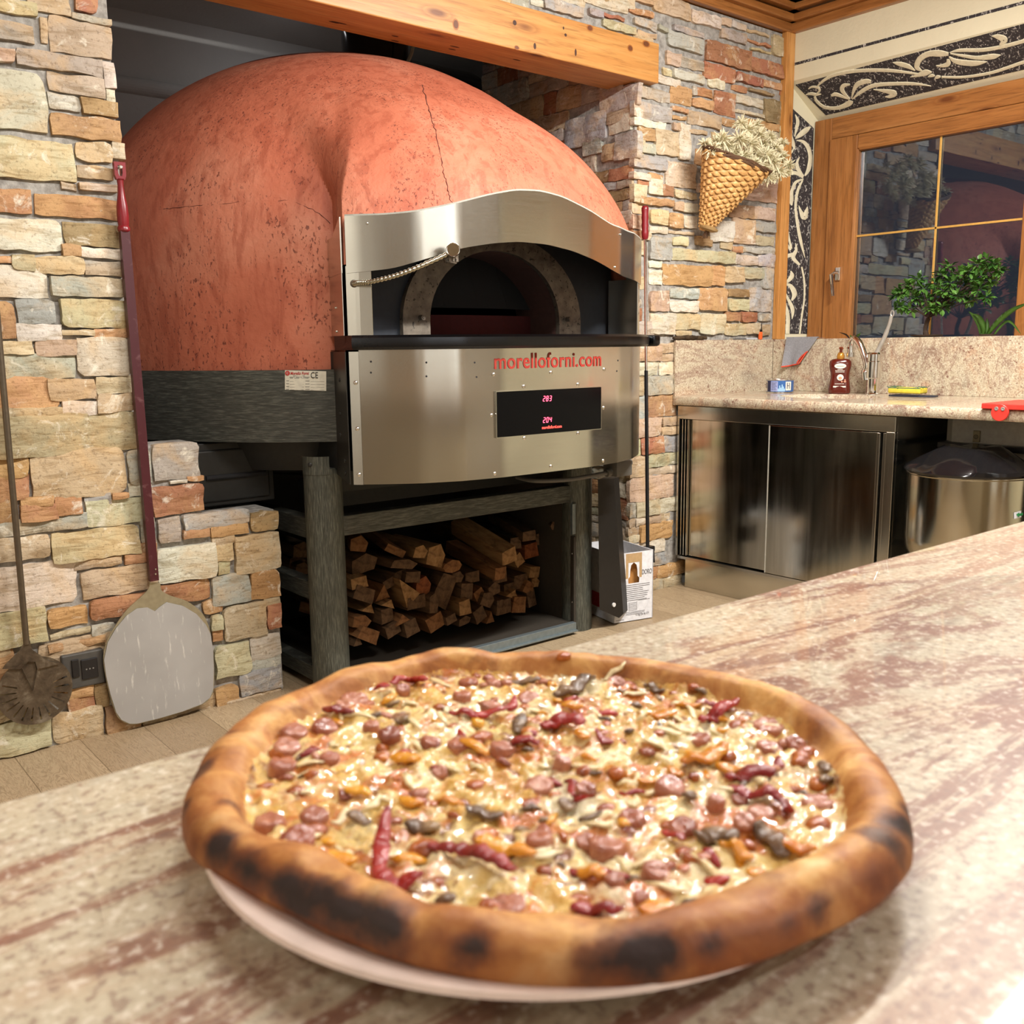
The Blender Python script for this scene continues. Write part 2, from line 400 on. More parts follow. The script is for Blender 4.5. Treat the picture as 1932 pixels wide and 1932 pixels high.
def filter_out(fill, main, uc=None):
    out = []
    for r in fill:
        A = (r[2]-r[0])*(r[3]-r[1]); ov = 0
        for q in main:
            a = min(r[2], q[2])-max(r[0], q[0]); b = min(r[3], q[3])-max(r[1], q[1])
            if a > 0 and b > 0: ov += a*b
        if ov < .22*A: out.append(r)
    return out
# stones of the left wall, read off the photo (x0, y0, x1, y1 in pixels: upper left and lower right corner)
SL = [(-40,-10,68,33,'y'),(48,-20,131,33,'p'),(138,-20,182,28,'r'),(133,26,206,50,'g'),(-60,30,62,84,'g'),(73,34,88,83,'t'),(90,31,211,115,'t'),
(-60,82,26,122,'t'),(27,90,190,147,'g'),(-60,122,90,253,'w'),(87,136,196,187,'p'),(193,118,216,168,'w'),(197,168,215,192,'w'),(90,175,150,212,'w'),
(152,188,218,224,'o'),(93,214,225,270,'o'),(-60,252,141,346,'y'),(138,266,209,309,'t'),(208,272,232,302,'w'),(143,312,212,340,'t'),(114,346,143,360,'g'),
(145,346,222,364,'p'),(-60,352,60,405,'r'),(63,365,232,416,'o'),(-60,408,117,476,'w'),(118,420,229,467,'d'),(114,462,150,484,'o'),(153,468,231,490,'w'),
(156,492,231,521,'k'),(-60,482,19,498,'o'),(20,480,62,510,'y'),(63,483,156,519,'t'),(-60,500,91,562,'w'),(93,522,235,561,'g'),(-60,570,28,638,'o'),
(28,565,104,610,'k'),(110,565,239,618,'y'),(27,612,116,644,'w'),(117,622,176,632,'y'),(175,620,241,636,'o'),(-60,645,61,667,'y'),(64,643,141,670,'t'),
(141,638,248,707,'w'),(-60,671,143,712,'g'),(-60,714,112,771,'o'),(88,716,179,752,'t'),(179,712,250,741,'t'),(180,744,254,775,'t'),(114,757,180,782,'w'),
(-60,774,116,784,'t'),(-60,790,259,846,'t'),(-60,870,52,899,'o'),(54,854,238,929,'t'),(237,850,284,910,'g'),(-60,905,55,940,'r'),(241,914,284,931,'w'),
(157,934,208,947,'k'),(209,929,239,937,'o'),(101,938,154,966,'o'),(36,940,98,952,'o'),(36,953,107,977,'r'),(-60,952,33,985,'o'),(160,948,284,981,'y'),
(-60,990,163,992,'k'),(-60,1024,92,1048,'p'),(93,1007,262,1040,'t'),(263,978,292,1025,'g'),(263,1026,292,1042,'o'),(-60,1080,147,1131,'w'),(140,1058,228,1062,'t'),
(232,1048,296,1056,'o'),(151,1080,296,1107,'t'),(-60,1166,88,1206,'y'),(87,1152,165,1172,'o'),(166,1134,302,1146,'r'),(93,1196,168,1191,'y'),(170,1180,215,1190,'g'),
(88,1216,196,1209,'o'),(-60,1215,20,1240,'t'),(-60,1240,30,1300,'o'),(-60,1306,60,1345,'t'),(120,1298,175,1308,'o'),(124,1310,175,1338,'r'),(176,1290,202,1328,'d'),
(-60,1380,96,1403,'y'),(97,1348,194,1385,'t'),(196,1332,262,1372,'d'),(262,1325,330,1352,'t'),
(285,838,374,900,'g'),(318,906,350,908,'w'),(351,900,381,904,'o'),(285,920,384,963,'r'),(343,972,467,985,'k'),(469,968,521,996,'d'),(293,980,339,1020,'g'),
(343,1001,393,1009,'o'),(395,994,465,1004,'o'),(293,1038,405,1084,'w'),(397,1013,440,1022,'p'),(400,1029,437,1054,'t'),(407,1060,432,1080,'y'),(440,1013,524,1069,'p'),
(300,1105,396,1126,'r'),(397,1088,470,1131,'k'),(470,1079,525,1122,'o'),(381,1133,417,1152,'o'),(419,1146,500,1193,'t'),(496,1128,526,1137,'t'),(500,1140,528,1182,'r'),
(395,1160,417,1184,'y'),(399,1186,418,1206,'o'),(403,1220,470,1265,'y'),(469,1203,528,1233,'w'),(471,1243,528,1258,'k'),(449,1270,528,1292,'k'),(403,1298,448,1318,'o'),
(330,1322,404,1338,'t'),(405,1325,528,1325,'t')]
MAINL = []
for (x0, y0, x1, y1, c) in SL:
    a, b = at(x0, y0, 'Y', YL), at(x1, y1, 'Y', YL)
    if a.z-b.z > .008: MAINL.append((a.x, max(b.z, .0), b.x, a.z, c, .012))
def low(x): return .905 if x < 1.2 else (.66 if x < 1.458 else 0)
fillL = ashlar(-2.5, 0, 1.02, 2.75, 5)
ML2 = [r for r in MAINL]
fillL = filter_out(fillL, ML2)
bm = newbm()
prism(bm, [(-2.5, YL, 0), (1.455, YL, 0), (1.455, YL, .652), (1.20, YL, .652), (1.20, YL, .902), (1.018, YL, .902), (1.018, YL, 2.75), (-2.5, YL, 2.75)], (0, .16, 0))
stones(bm, MAINL+fillL, lambda u, z, d: Vector((u, YL-d, z)), 11)
struct('wall_back_left', bm, [MORTAR, STONE], 'rustic ledge stone wall left of the oven niche')
# right wall
def c8(x, y): return 1000+x/3.864, y/3.864
def c7(x, y): return 1180+x/4.109, 180+y/4.109
S8 = [(380,-40,700,110,'w'),(720,-30,880,48,'p'),(708,50,875,135,'r'),(885,-60,1160,160,'t'),(1165,70,1375,220,'w'),(415,65,520,138,'k'),(525,100,680,165,'r'),
(520,140,760,262,'y'),(745,130,915,232,'k'),(778,222,910,288,'t'),(920,145,1030,190,'y'),(920,190,990,240,'g'),(1035,180,1260,285,'k'),(1385,130,1450,200,'p'),
(1455,155,1560,230,'w'),(1380,205,1560,330,'g'),(1570,212,1735,282,'t'),(1570,285,1735,350,'r'),(1760,258,1835,422,'t'),(995,228,1245,402,'k'),(1275,285,1595,525,'r'),
(1600,345,1745,402,'t'),(1600,415,1820,575,'r'),(985,375,1080,492,'p'),(1085,405,1255,525,'g'),(1255,450,1480,620,'r'),(1482,525,1688,640,'r'),(1692,580,1820,662,'o'),
(960,495,1030,565,'y'),(1030,505,1255,620,'w'),(790,625,1010,755,'g'),(1015,615,1165,775,'o'),(1172,632,1203,700,'g'),(1205,635,1320,722,'r'),(1335,655,1490,858,'r'),
(1465,615,1570,680,'r'),(1585,645,1760,708,'d'),(1172,715,1320,808,'o'),(1492,685,1690,795,'w'),(1492,802,1690,865,'w'),(1700,715,1815,912,'d'),(735,730,1020,905,'k'),
(1025,780,1135,830,'o'),(1025,835,1130,885,'o'),(1140,805,1375,948,'t'),(1385,858,1490,932,'o'),(1030,892,1110,960,'t'),(1140,935,1280,990,'t'),(0,-20,95,60,'w'),(95,-20,370,140,'k')]
S7 = [(92,245,220,365,'o'),(220,258,405,482,'t'),(120,368,215,462,'g'),(407,218,490,505,'w'),(46,458,300,592,'k'),(302,502,535,728,'p'),(40,595,168,662,'w'),
(172,600,290,670,'o'),(92,663,160,708,'r'),(162,650,270,778,'w'),(272,695,365,788,'r'),(370,735,540,808,'y'),(98,785,360,868,'o'),(365,825,430,892,'p'),(432,832,540,912,'w'),
(180,885,315,1002,'t'),(318,908,430,1032,'o'),(435,928,540,1032,'w'),(180,1012,320,1078,'w'),(175,1092,355,1278,'k'),(330,1045,520,1083,'t'),(357,1095,470,1168,'y'),
(357,1185,835,1308,'y'),(640,962,815,1140,'w'),(822,952,993,1158,'t'),(920,645,1165,838,'p'),(800,842,980,962,'d'),(985,862,1150,972,'p'),(1000,982,1150,1068,'k'),
(732,1082,815,1192,'t'),(822,1168,890,1222,'r'),(1000,1088,1140,1168,'t'),(896,1172,1130,1232,'g'),(838,1237,1015,1318,'w'),(1020,1232,1135,1332,'k'),(180,1285,265,1335,'w'),
(180,1348,270,1468,'w'),(276,1308,645,1482,'o'),(652,1318,750,1472,'o'),(757,1322,905,1452,'t'),(910,1332,1050,1422,'g'),(1055,1335,1130,1498,'k'),(337,1492,550,1578,'k'),
(552,1492,770,1668,'o'),(180,1512,330,1668,'p'),(332,1592,550,1678,'w'),(787,1497,945,1563,'d'),(957,1487,1120,1678,'k'),(787,1578,935,1668,'y'),(180,1692,370,1848,'w'),
(377,1692,563,1813,'y'),(566,1692,750,1848,'w'),(762,1682,870,1748,'r'),(887,1682,1005,1758,'r'),(1020,1692,1115,1748,'g'),(757,1768,920,1858,'y'),(922,1768,1020,1848,'t'),
(382,1827,500,1858,'t'),(1025,1782,1100,1858,'t')]
MAINR = []
for lst, cv in ((S8, c8), (S7, c7)):
    for (x0, y0, x1, y1, c) in lst:
        a, b = at(*cv(x0, y0), 'Y', YR), at(*cv(x1, y1), 'Y', YR)
        if a.z-b.z > .008 and a.x < 4.44: MAINR.append((max(a.x, NX1), b.z, min(b.x, 4.46), a.z, c, .010) if a.z < 2.34 or a.x > 3.4 else (a.x, b.z, min(b.x, 4.46), a.z, c, .010))
fillR = filter_out(ashlar(NX1, 0, 4.46, 2.75, 8)+ashlar(1.0, 2.52, NX1, 2.75, 9), MAINR)
fillR = [r for r in fillR if not (3.56 < r[0] and r[1] < 1.15)]
bm = newbm()
prism(bm, [(NX1+.02, YR, 0), (4.6, YR, 0), (4.6, YR, 2.75), (1.0, YR, 2.75), (1.0, YR, 2.52), (NX1+.02, YR, 2.52)], (0, .18, 0))
stones(bm, MAINR+fillR, lambda u, z, d: Vector((u, YR-d, z)), 21, .007)
struct('wall_back_right', bm, [MORTAR, STONE], 'rustic ledge stone wall between the oven and the window')
# niche: right return in stone, grey plaster inside
bm = newbm(); box(bm, NX1+.02, NX1+.2, YR+.18, 4.25, 0, 2.9)
RET = [(u0, z0, u1, z1, random.Random(i*3).choice('dkgtrw'), p) for i, (u0, z0, u1, z1, c, p) in enumerate(ashlar(YR, 0, 4.27, 2.85, 31))]
def retc(x, y): return at(1000+x/3.864, y/3.864, 'X', NX1)
RM = []
for (x0, y0, x1, y1, c) in [(252,880,540,1020,'k'),(550,770,730,860,'t'),(560,860,725,940,'w'),(380,1040,515,1110,'k'),(615,985,780,1140,'k'),(515,1060,610,1160,'t'),(505,680,780,760,'g')]:
    a, b = retc(x0, y0), retc(x1, y1)
    RM.append((min(a.y, b.y), min(a.z, b.z), max(a.y, b.y), max(a.z, b.z), c, .012))
stones(bm, RM+filter_out(RET, RM), lambda u, z, d: Vector((NX1+.02-d, u, z)), 41)
struct('wall_niche_right', bm, [MORTAR, STONE], 'stone return on the right side of the oven niche')
bm = newbm(); box(bm, .2, 4.4, 5.15, 5.3, 0, 2.9); zl_ = at(290, 166, 'Y', 5.08).z; lathe(bm, [(.045, -1.7), (.045, 1.7)], (2.3, 5.12, zl_), (1, 0, 0), 24)
box(bm, .2, 4.4, 5.10, 5.2, 0, zl_)
struct('wall_niche_back', bm, GREYP, 'dark grey rear wall of the oven niche with a ledge')
bm = newbm(); box(bm, .78, .9, YL+.16, 5.3, 0, 2.9); struct('wall_niche_left', bm, GREYP, 'grey left wall of the oven niche')
bm = newbm(); box(bm, 4.2, 4.4, 4.2, 5.3, 0, 2.9); struct('wall_niche_far', bm, GREYP, 'dark grey side wall deep in the niche')
bm = newbm(); box(bm, .78, 4.4, YR+.18, 5.3, 2.86, 2.95); struct('ceiling_niche', bm, GREYP, 'grey soffit over the oven niche')
# ceiling and cornice
def mk_ceil():
    m = M('wood_ceiling'); w = m.node('ShaderNodeTexBrick'); m.lk(m.vec((1, 1, 1)), w.inputs['Vector'])
    w.inputs['Scale'].default_value = 1; w.inputs['Brick Width'].default_value = 3; w.inputs['Row Height'].default_value = .12; w.inputs['Mortar Size'].default_value = .004
    w.inputs['Color1'].default_value = srgb(170, 106, 50); w.inputs['Color2'].default_value = srgb(150, 90, 40); w.inputs['Mortar'].default_value = srgb(70, 36, 14)
    g = m.noise(4, 5, .6, .3, m.vec((.4, 7, 7))); c = m.mix(m.ramp(g, [(.35, .4), (.6, 0)]), w.outputs[0], srgb(110, 62, 26))
    return m.set(col=c, rough=.4)
bm = newbm(); box(bm, -2.6, 5, -2.6, 3.4, 2.93, 3.0)
for yy in (2.9, 1.2, -.5): box(bm, -2.6, 4.47, yy-.06, yy+.06, 2.90, 2.94, .01)
for xx in (3.9, 2.2, .5, -1.2): box(bm, xx-.06, xx+.06, -2.6, 3.1, 2.90, 2.94, .01)
struct('ceiling', bm, mk_ceil(), 'panelled wooden ceiling')
def cornice(name, x0, x1, y0, y1, along, mat, label):
    bm = newbm()
    for d, z0, z1 in ((.035, 2.755, 2.80), (.06, 2.80, 2.835), (.085, 2.845, 2.875), (.14, 2.875, 2.93)):
        if along == 'x': box(bm, x0, x1, y1-d, y1+.02, z0, z1, .006)
        else: box(bm, x1-d, x1+.02, y0, y1, z0, z1, .006)
    return struct(name, bm, mat, label)
cornice('trim_1', -2.5, XW, 0, YR, 'x', WOODX, 'stepped wooden cornice above the stone wall')
cornice('trim_2', 0, XW, -2.5, YR, 'y', WOODY, 'stepped wooden cornice above the window wall')
bm = newbm(); box(bm, 4.40, XW, YR-.035, YR, 1.222, 2.755, .004); struct('trim_3', bm, PINEZ, 'vertical pine strip in the corner beside the window')
# window wall with splayed reveal
ZO, ZI, XI, YI = 2.53, 2.354, 4.70, 3.13
bm = newbm()
box(bm, XW, 4.9, -2.6, YR+.2, ZO, 2.95)                       # above
box(bm, XW, 4.9, 1.0, YR+.2, 0, 1.19)                         # below
box(bm, XW, 4.9, -2.6, .2, 0, ZO)                             # towards the camera
prism(bm, [(XW, 0.2, ZO), (XI, 0.2, ZI), (4.9, .2, ZI), (4.9, .2, ZO)], (0, 3.05, 0))
prism(bm, [(XW, YR, 1.19), (XI, YI, 1.19), (4.9, YI, 1.19), (4.9, YR+.2, 1.19), (XW, YR+.2, 1.19)], (0, 0, ZO-1.19))
box(bm, XW, 4.9, .2, 1.0, 0, 1.19)
struct('wall_right', bm, CREAM, 'cream plastered window wall')
bm = newbm(); box(bm, -2.6, -2.5, -2.6, 3.3, 0, 2.95); struct('wall_left', bm, mk_plaster('white_side_plaster', srgb(224, 223, 214)), 'cream plaster side wall')
bm = newbm(); box(bm, -2.6, 4.9, -2.6, -2.5, 0, 2.95, 0, 2); box(bm, -2.5, .2, -2.5, -2.45, 0, 1.1, 0, 1); box(bm, .2, .7, -2.5, -2.4, 0, 2.2, 0, 1); box(bm, 2.6, 3.4, -2.5, -2.42, 0, 2.3, 0, 1); box(bm, -2.2, -1.1, -2.5, -2.4, 1.1, 2.3, 0, 1); box(bm, 1.25, 1.45, -2.5, -2.4, 0, 2.7, 0, 1); box(bm, 3.9, 4.3, -2.5, -2.4, 0, 2.7, 0, 1); struct('wall_front', bm, [CREAM, plain('reflection_wood', srgb(150, 126, 92), .4), mk_plaster('white_plaster', srgb(228, 228, 222))], 'cream plaster wall with wooden wainscot')  # tall boxes added behind the view to vary the steel's reflections
# black line on the plaster
bm = newbm(); p0 = at(1488, 124, 'X', XW).z
box(bm, XW-.0015, XW+.01, .1, YR-.003, p0-.007, p0+.006); o = struct('trim_4', bm, SPECK, 'thin black painted line on the plaster above the window')

# ornament panels
SOF_P = Vector((XW, 2, ZO)); SOF_N = Vector((ZI-ZO, 0, -(XI-XW))).normalized()     # faces down / into the room
JAM_P = Vector((XW, YR, 1.5)); JAM_N = Vector((YI-YR, -(XI-XW), 0)).normalized()
if SOF_N.z > 0: SOF_N = -SOF_N
if JAM_N.y > 0: JAM_N = -JAM_N
def k2(x, y): return 1480+x/4.274, 30+y/4.274
def k3(x, y): return 1450+x/4.109, 170+y/4.109
def panel(name, pts, cv, P, N_, label):
    bm = newbm(); q = [atp(*cv(*p), P, N_)+N_*.0015 for p in pts]; prism(bm, q, -N_*.004); o = link(name, bm, SPECK); return tag(o, label, 'panel')
def ribbon(bm, pts, cv, P, N_, h=.004, sub=6):
    """pts: (x, y, full width) in zoomed pixels; a raised ribbon lying on the plane"""
    q = spline([Vector((p[0], p[1], p[2])) for p in pts], sub); L, Rr = [], []
    for i, p in enumerate(q):
        t = q[min(i+1, len(q)-1)]-q[max(i-1, 0)]; t.z = 0
        if t.length < 1e-6: t = Vector((1, 0, 0))
        t.normalize(); nn = Vector((-t.y, t.x, 0)); w = max(p.z, .6)/2
        L.append(atp(*cv(p.x+nn.x*w, p.y+nn.y*w), P, N_)); Rr.append(atp(*cv(p.x-nn.x*w, p.y-nn.y*w), P, N_))
    rows = []
    for a, b in zip(L, Rr):
        rows.append([bm.verts.new(a), bm.verts.new(a.lerp(b, .12)+N_*h), bm.verts.new(a.lerp(b, .5)+N_*h*1.25), bm.verts.new(a.lerp(b, .88)+N_*h), bm.verts.new(b)])
    for A, B in zip(rows, rows[1:]):
        for k in range(4): bm.faces.new((A[k], A[k+1], B[k+1], B[k]))
    bm.faces.new(rows[0][::-1]); bm.faces.new(rows[-1])
pa = panel('ornament_panel', [(90,555),(2500,-90),(2500,300),(335,800)], k2, SOF_P, SOF_N, 'black speckled panel with cream scrollwork over the window')
RB = [[(270,562,14),(330,510,26),(420,470,30),(600,440,32),(850,438,30),(1080,466,16)],
[(196,585,10),(225,570,18),(270,575,22),(285,600,20),(262,622,10)],[(175,632,6),(215,625,26),(260,632,24),(298,628,5)],
[(245,645,20),(265,690,26),(330,735,28),(430,740,34),(520,705,50),(535,680,44)],[(380,640,20),(410,630,34),(450,640,30),(500,660,16),(530,668,6)],
[(530,550,14),(480,560,36),(465,590,40),(490,630,26),(528,664,8)],[(700,530,30),(660,525,44),(590,550,44),(560,600,28),(543,664,8)],
[(550,668,8),(620,610,34),(720,560,36),(880,545,32),(1050,545,26),(1185,562,4)],[(720,590,5),(790,600,26),(850,610,44),(885,625,56),(850,648,30),(815,648,8)],
[(875,372,4),(930,385,40),(1000,405,40),(1055,438,8)],[(1015,490,3),(1070,478,26),(1140,455,56),(1190,450,10)],[(1160,488,10),(1190,478,30),(1215,480,10)],[(1215,500,10),(1235,490,34),(1262,488,12)],
[(1110,440,10),(1070,410,46),(1090,350,50),(1160,305,50),(1250,300,60),(1325,305,30)],[(1225,398,5),(1270,400,26),(1320,385,44),(1320,345,24)],
[(1335,292,6),(1420,275,30),(1600,272,34),(1760,245,34),(1932,200,34),(2100,150,30),(2300,120,30)],[(1340,300,8),(1450,320,26),(1560,335,34),(1680,325,50),(1745,312,6)],
[(1330,325,10),(1380,362,44),(1480,378,52),(1560,378,44),(1635,366,5)],[(1675,158,4),(1720,165,44),(1775,190,60),(1740,232,20)],
[(1270,490,20),(1450,490,22),(1650,460,26),(1800,415,28),(1932,370,30),(2100,330,30),(2350,260,20)]]
for r in RB: bm = newbm(); ribbon(bm, r, k2, SOF_P, SOF_N); link('scroll', bm, SCROLL, pa, True)
pb = panel('ornament_panel', [(138,100),(350,296),(296,1890),(56,1890),(88,1200),(112,760),(128,420)], k3, JAM_P, JAM_N, 'tall black speckled panel with cream scrollwork beside the window')
RJ = [[(205,190,6),(225,240,30),(215,300,24),(200,360,8)],[(178,310,6),(172,360,30),(190,420,34),(200,460,6)],[(325,285,6),(290,310,46),(240,350,40),(205,378,8)],
[(170,395,8),(148,430,18),(150,475,20),(175,485,18),(195,445,8)],[(215,390,8),(265,400,28),(305,445,36),(322,520,34),(310,610,36),(280,665,14)],
[(238,520,5),(218,570,26),(232,620,34),(268,670,20)],[(160,672,10),(175,645,30),(215,645,32),(265,680,14)],[(268,690,10),(210,715,26),(180,780,28),(172,850,46),(178,895,10)],
[(262,700,12),(225,780,24),(208,900,22),(225,1050,26),(250,1180,26),(280,1300,4)],[(232,895,4),(250,945,30),(275,985,52),(295,930,26),(298,905,5)],
[(140,500,12),(122,620,14),(112,780,14),(125,960,18),(150,1120,20),(175,1230,18)],[(108,1155,5),(130,1190,34),(170,1240,14)],[(208,1185,4),(212,1240,26),(190,1300,36),(240,1355,20)],
[(190,1275,36),(120,1300,34),(95,1370,36),(92,1450,40),(110,1515,34)],[(170,1400,5),(180,1440,40),(150,1480,28),(125,1500,8)],[(115,1500,8),(170,1520,36),(200,1580,44),(178,1632,14)],
[(105,1530,8),(150,1620,24),(185,1700,34),(180,1775,5)],[(95,1540,8),(120,1640,26),(148,1750,34),(145,1890,38)],[(255,1370,14),(275,1480,16),(275,1620,14),(255,1760,16),(240,1890,14)],
[(75,1795,4),(85,1850,30),(115,1850,24),(128,1815,5)]]
for r in RJ: bm = newbm(); ribbon(bm, r, k3, JAM_P, JAM_N, .003); link('scroll', bm, SCROLL, pb, True)

# window
PANE = M('dark_window_glass'); 
def mk_pane():
    m = PANE; t = m.t; out = m.n['Material Output']; g = m.node('ShaderNodeBsdfGlossy'); g.inputs['Roughness'].default_value = .0
    tr = m.node('ShaderNodeBsdfTransparent'); fr = m.node('ShaderNodeFresnel'); fr.inputs[0].default_value = 1.75
    g.inputs[0].default_value = (.74, .86, 1, 1)
    mx = m.node('ShaderNodeMixShader'); m.lk(fr.outputs[0], mx.inputs[0]); m.lk(tr.outputs[0], mx.inputs[1]); m.lk(g.outputs[0], mx.inputs[2]); m.lk(mx.outputs[0], out.inputs[0]); return m.m
mk_pane(); PANEM = PANE.m
yo = YI; Yf1 = at(1562, 560, 'X', 4.69).y; Yg = at(1612, 560, 'X', 4.68).y; zf = ZI
Ztop = at(1622, 283, 'X', 4.68).z; YR2 = at(1922, 600, 'X', 4.68).y
bm = newbm(); box(bm, 4.66, 4.78, Yf1, yo, 1.2, zf, .004); struct('window_1', bm, WOODZ, 'larch window frame beside the black ornament'); WIN = bpy.data.objects['window_1']
def wpart(name, mat, label=None, **k):
    bm = newbm()
    for b in k['boxes']: box(bm, *b, k.get('bev', .004))
    return link(name, bm, mat, WIN, k.get('smooth', False))
wpart('window_head', WOODY, boxes=[(4.66, 4.78, .3, Yf1+.0, Ztop+.075, zf)])
wpart('sash_stile', WOODZ, boxes=[(4.64, 4.72, Yg, Yf1-.004, 1.2, Ztop+.07), (4.645, 4.70, Yg-.006, Yg+.006, 1.2, Ztop)])
wpart('sash_rail', WOODY, boxes=[(4.642, 4.72, YR2-.09, Yg-.001, Ztop, Ztop+.07), (4.645, 4.70, YR2-.09, Yg-.006, Ztop-.008, Ztop+.004)])
wpart('sash_stile', WOODZ, boxes=[(4.64, 4.72, YR2-.1, YR2, 1.2, Ztop-.01)])
wpart('window_pane', PANEM, boxes=[(4.672, 4.676, YR2, Yg, 1.2, Ztop)], bev=0)
wpart('spacer_strip', CHROME, boxes=[(4.684, 4.70, Yg-.018, Yg-.006, 1.2, Ztop-.01)], bev=0)
GOLD = plain('gold_muntin', srgb(214, 170, 90), .35, .3)
ym = at(1768, 400, 'X', 4.67).y; zm = at(1768, 430, 'X', 4.67).z
wpart('muntin', GOLD, boxes=[(4.664, 4.671, ym-.005, ym+.005, 1.2, Ztop)], bev=.001)
wpart('muntin', GOLD, boxes=[(4.664, 4.671, YR2, Yg, zm-.005, zm+.005)], bev=.001)
hp = at(1582, 515, 'X', 4.64); h2 = at(1578, 557, 'X', 4.60)
wpart('window_handle', CHROME, boxes=[(4.628, 4.642, hp.y-.014, hp.y+.014, hp.z-.04, hp.z+.03)])
bm = newbm(); tube(bm, [(4.632, hp.y, hp.z), (4.60, hp.y, hp.z), (4.59, hp.y+.012, hp.z-.01), (4.59, hp.y-.005, hp.z-.12)], [.008, .008, .009, .008], 10); link('window_handle', bm, CHROME, WIN, True)
bm = newbm(); box(bm, 4.66, 4.78, .3, YR2-.1, 1.2, zf, .004); struct('window_2', bm, WOODZ, 'next larch window frame at the edge of the view')
# grey concrete terrace seen through the glass
bm = newbm(); box(bm, 5.0, 9, -3, 6, 1.0, 1.1); struct('ground_outside', bm, GREYP, 'dark terrace outside the window')

# beam
bm = newbm(); box(bm, .6, 3.43, 3.12, 3.335, 2.355, 2.522, .004); BMO = tag(link('ceiling_beam', bm, BEAM), 'knotty pine beam spanning the oven niche above the red dome', 'beam')
KNOT = plain('pine_knot', srgb(104, 58, 30), .5); KNOD = plain('dark_pine_knot', srgb(62, 34, 20), .55); KNR = plain('knot_ring', srgb(158, 98, 46), .45)
for x, y, w_, h_, rr_ in ((860, 46, 11, 17, 1), (971, 43, 7, 8, 0), (1113, 53, 14, 11, 1), (1189, 91, 13, 12, 1), (1219, 83, 18, 12, 1), (1086, 99, 4, 12, 0), (1009, 87, 5, 10, 0), (1063, 53, 3, 5, 0), (1067, 66, 5, 5, 0), (975, 90, 10, 7, 1)):
    c_ = at(x, y, 'Y', 3.12); k_ = 3.95/FPX/2*1.1
    for sc_, mt_, of_ in ((1.0, KNR if rr_ else KNOD, .0006), (.72, KNOT, .0012)):
        if not rr_ and sc_ < 1: continue
        bm = newbm(); bm.faces.new([bm.verts.new((c_.x+math.cos(t)*w_*k_*sc_*1.15, 3.12-of_, c_.z+math.sin(t)*h_*k_*sc_)) for t in [2*PI*q/20 for q in range(20)]]); link('knot', bm, mt_, BMO)
for x, y, w_ in ((410+230, 43, 12), (745, 68, 6), (745, 77, 7), (858, 88, 9), (853, 93, 7), (975, 113, 8), (630, 42, 8)):
    c_ = at(x, y, 'Z', 2.355); bm = newbm(); bm.faces.new([bm.verts.new((c_.x+math.cos(t)*w_*.0026, c_.y+math.sin(t)*.005, 2.3543)) for t in [2*PI*q/16 for q in range(16)]]); link('knot', bm, KNOD, BMO)

# bar counter
CT = .96; CE = at(966, 1245, 'Z', CT).y
bm = newbm(); box(bm, -1.6, 2.7, -.55, CE, CT-.04, CT, .006, seg=3)
COUNTER = thing('bar_counter', 'polished beige granite bar top in the foreground under the pizza plate', 'counter', (.5, 0, 0))
link('countertop', bm, GRANITE, COUNTER, True)
bm = newbm(); box(bm, -1.5, 2.6, -.5, CE-.06, 0, CT-.04); link('counter_base', bm, plain('bar_front_stone', srgb(158, 146, 122), .6), COUNTER)
# ================================================================== THE OVEN
OX, OY, RM_, Z0, HM = 2.2, 3.8, 1.08, 1.52, .86
OV = thing('pizza_oven', 'domed red terracotta pizza oven with a curved stainless steel front on dark legs', 'oven', (OX, OY, 0))
def smooth(a, b, x):
    t = min(1, max(0, (x-a)/(b-a))); return t*t*(3-2*t)
def r_main(z): return RM_ if z <= Z0 else RM_*math.sqrt(max(0, 1-((z-Z0)/HM)**2))
_ra = [0, 15.6, 20.3, 25.7, 28.9, 31.4, 40]; _rr = [1.32, 1.339, 1.334, 1.315, 1.3025, 1.288, 1.288]
def r_hood(z): return 1.318 if z <= 1.44 else (1.318*math.sqrt(1-((z-1.44)/.83)**2) if z < 2.268 else 0)
def r_dome(al, z):
    a = abs(math.degrees(al)); m = r_main(z); h = r_hood(z)/1.318*(float(np.interp(a, _ra, _rr))-.008)
    wd = 1.7+5*smooth(1.66, 1.84, z)+22*smooth(1.78, 2.1, z); t_ = min(1, max(0, (a-(30.6-.3*(wd-1.7)))/wd)); w = 1-(t_+(t_*t_*(3-2*t_)-t_)*smooth(1.7, 1.85, z))
    d = (h-m); k = .05*smooth(1.7, 2.0, z)+.001
    if d < -3*k: return m
    d = .5*(d+math.sqrt(d*d+k*k)); e = .5*k
    return m+w*max(0, d-e*.0)*1.0
def dpt(al, r, z): return Vector((OX+r*math.sin(al), OY-r*math.cos(al), z))
FX = [0, .2, .36, .48, .57, .63, .67]; FY = [2.484, 2.487, 2.510, 2.555, 2.615, 2.66, 2.70]
def Yf(x): return float(np.interp(abs(x-OX), FX, FY))
def fpt(x, z, off=0.):
    """point on the curved front, pushed outwards by off"""
    e = .01; t = Vector((2*e, Yf(x+e)-Yf(x-e), 0)).normalized(); n = Vector((t.y, -t.x, 0)); return Vector((x, Yf(x), z))+n*off
VT = ([-.67, -.65, -.56, -.48, -.37, -.24, -.14, -.04, .06, .16, .31, .42, .6, .67], [1.597, 1.598, 1.60, 1.609, 1.635, 1.672, 1.694, 1.700, 1.69, 1.664, 1.618, 1.606, 1.600, 1.598])
VB = ([-.67, -.65, -.54, -.46, -.34, -.23, -.13, -.01, .11, .25, .37, .48, .6, .67], [1.427, 1.428, 1.441, 1.468, 1.506, 1.525, 1.535, 1.533, 1.518, 1.484, 1.448, 1.438, 1.434, 1.432])
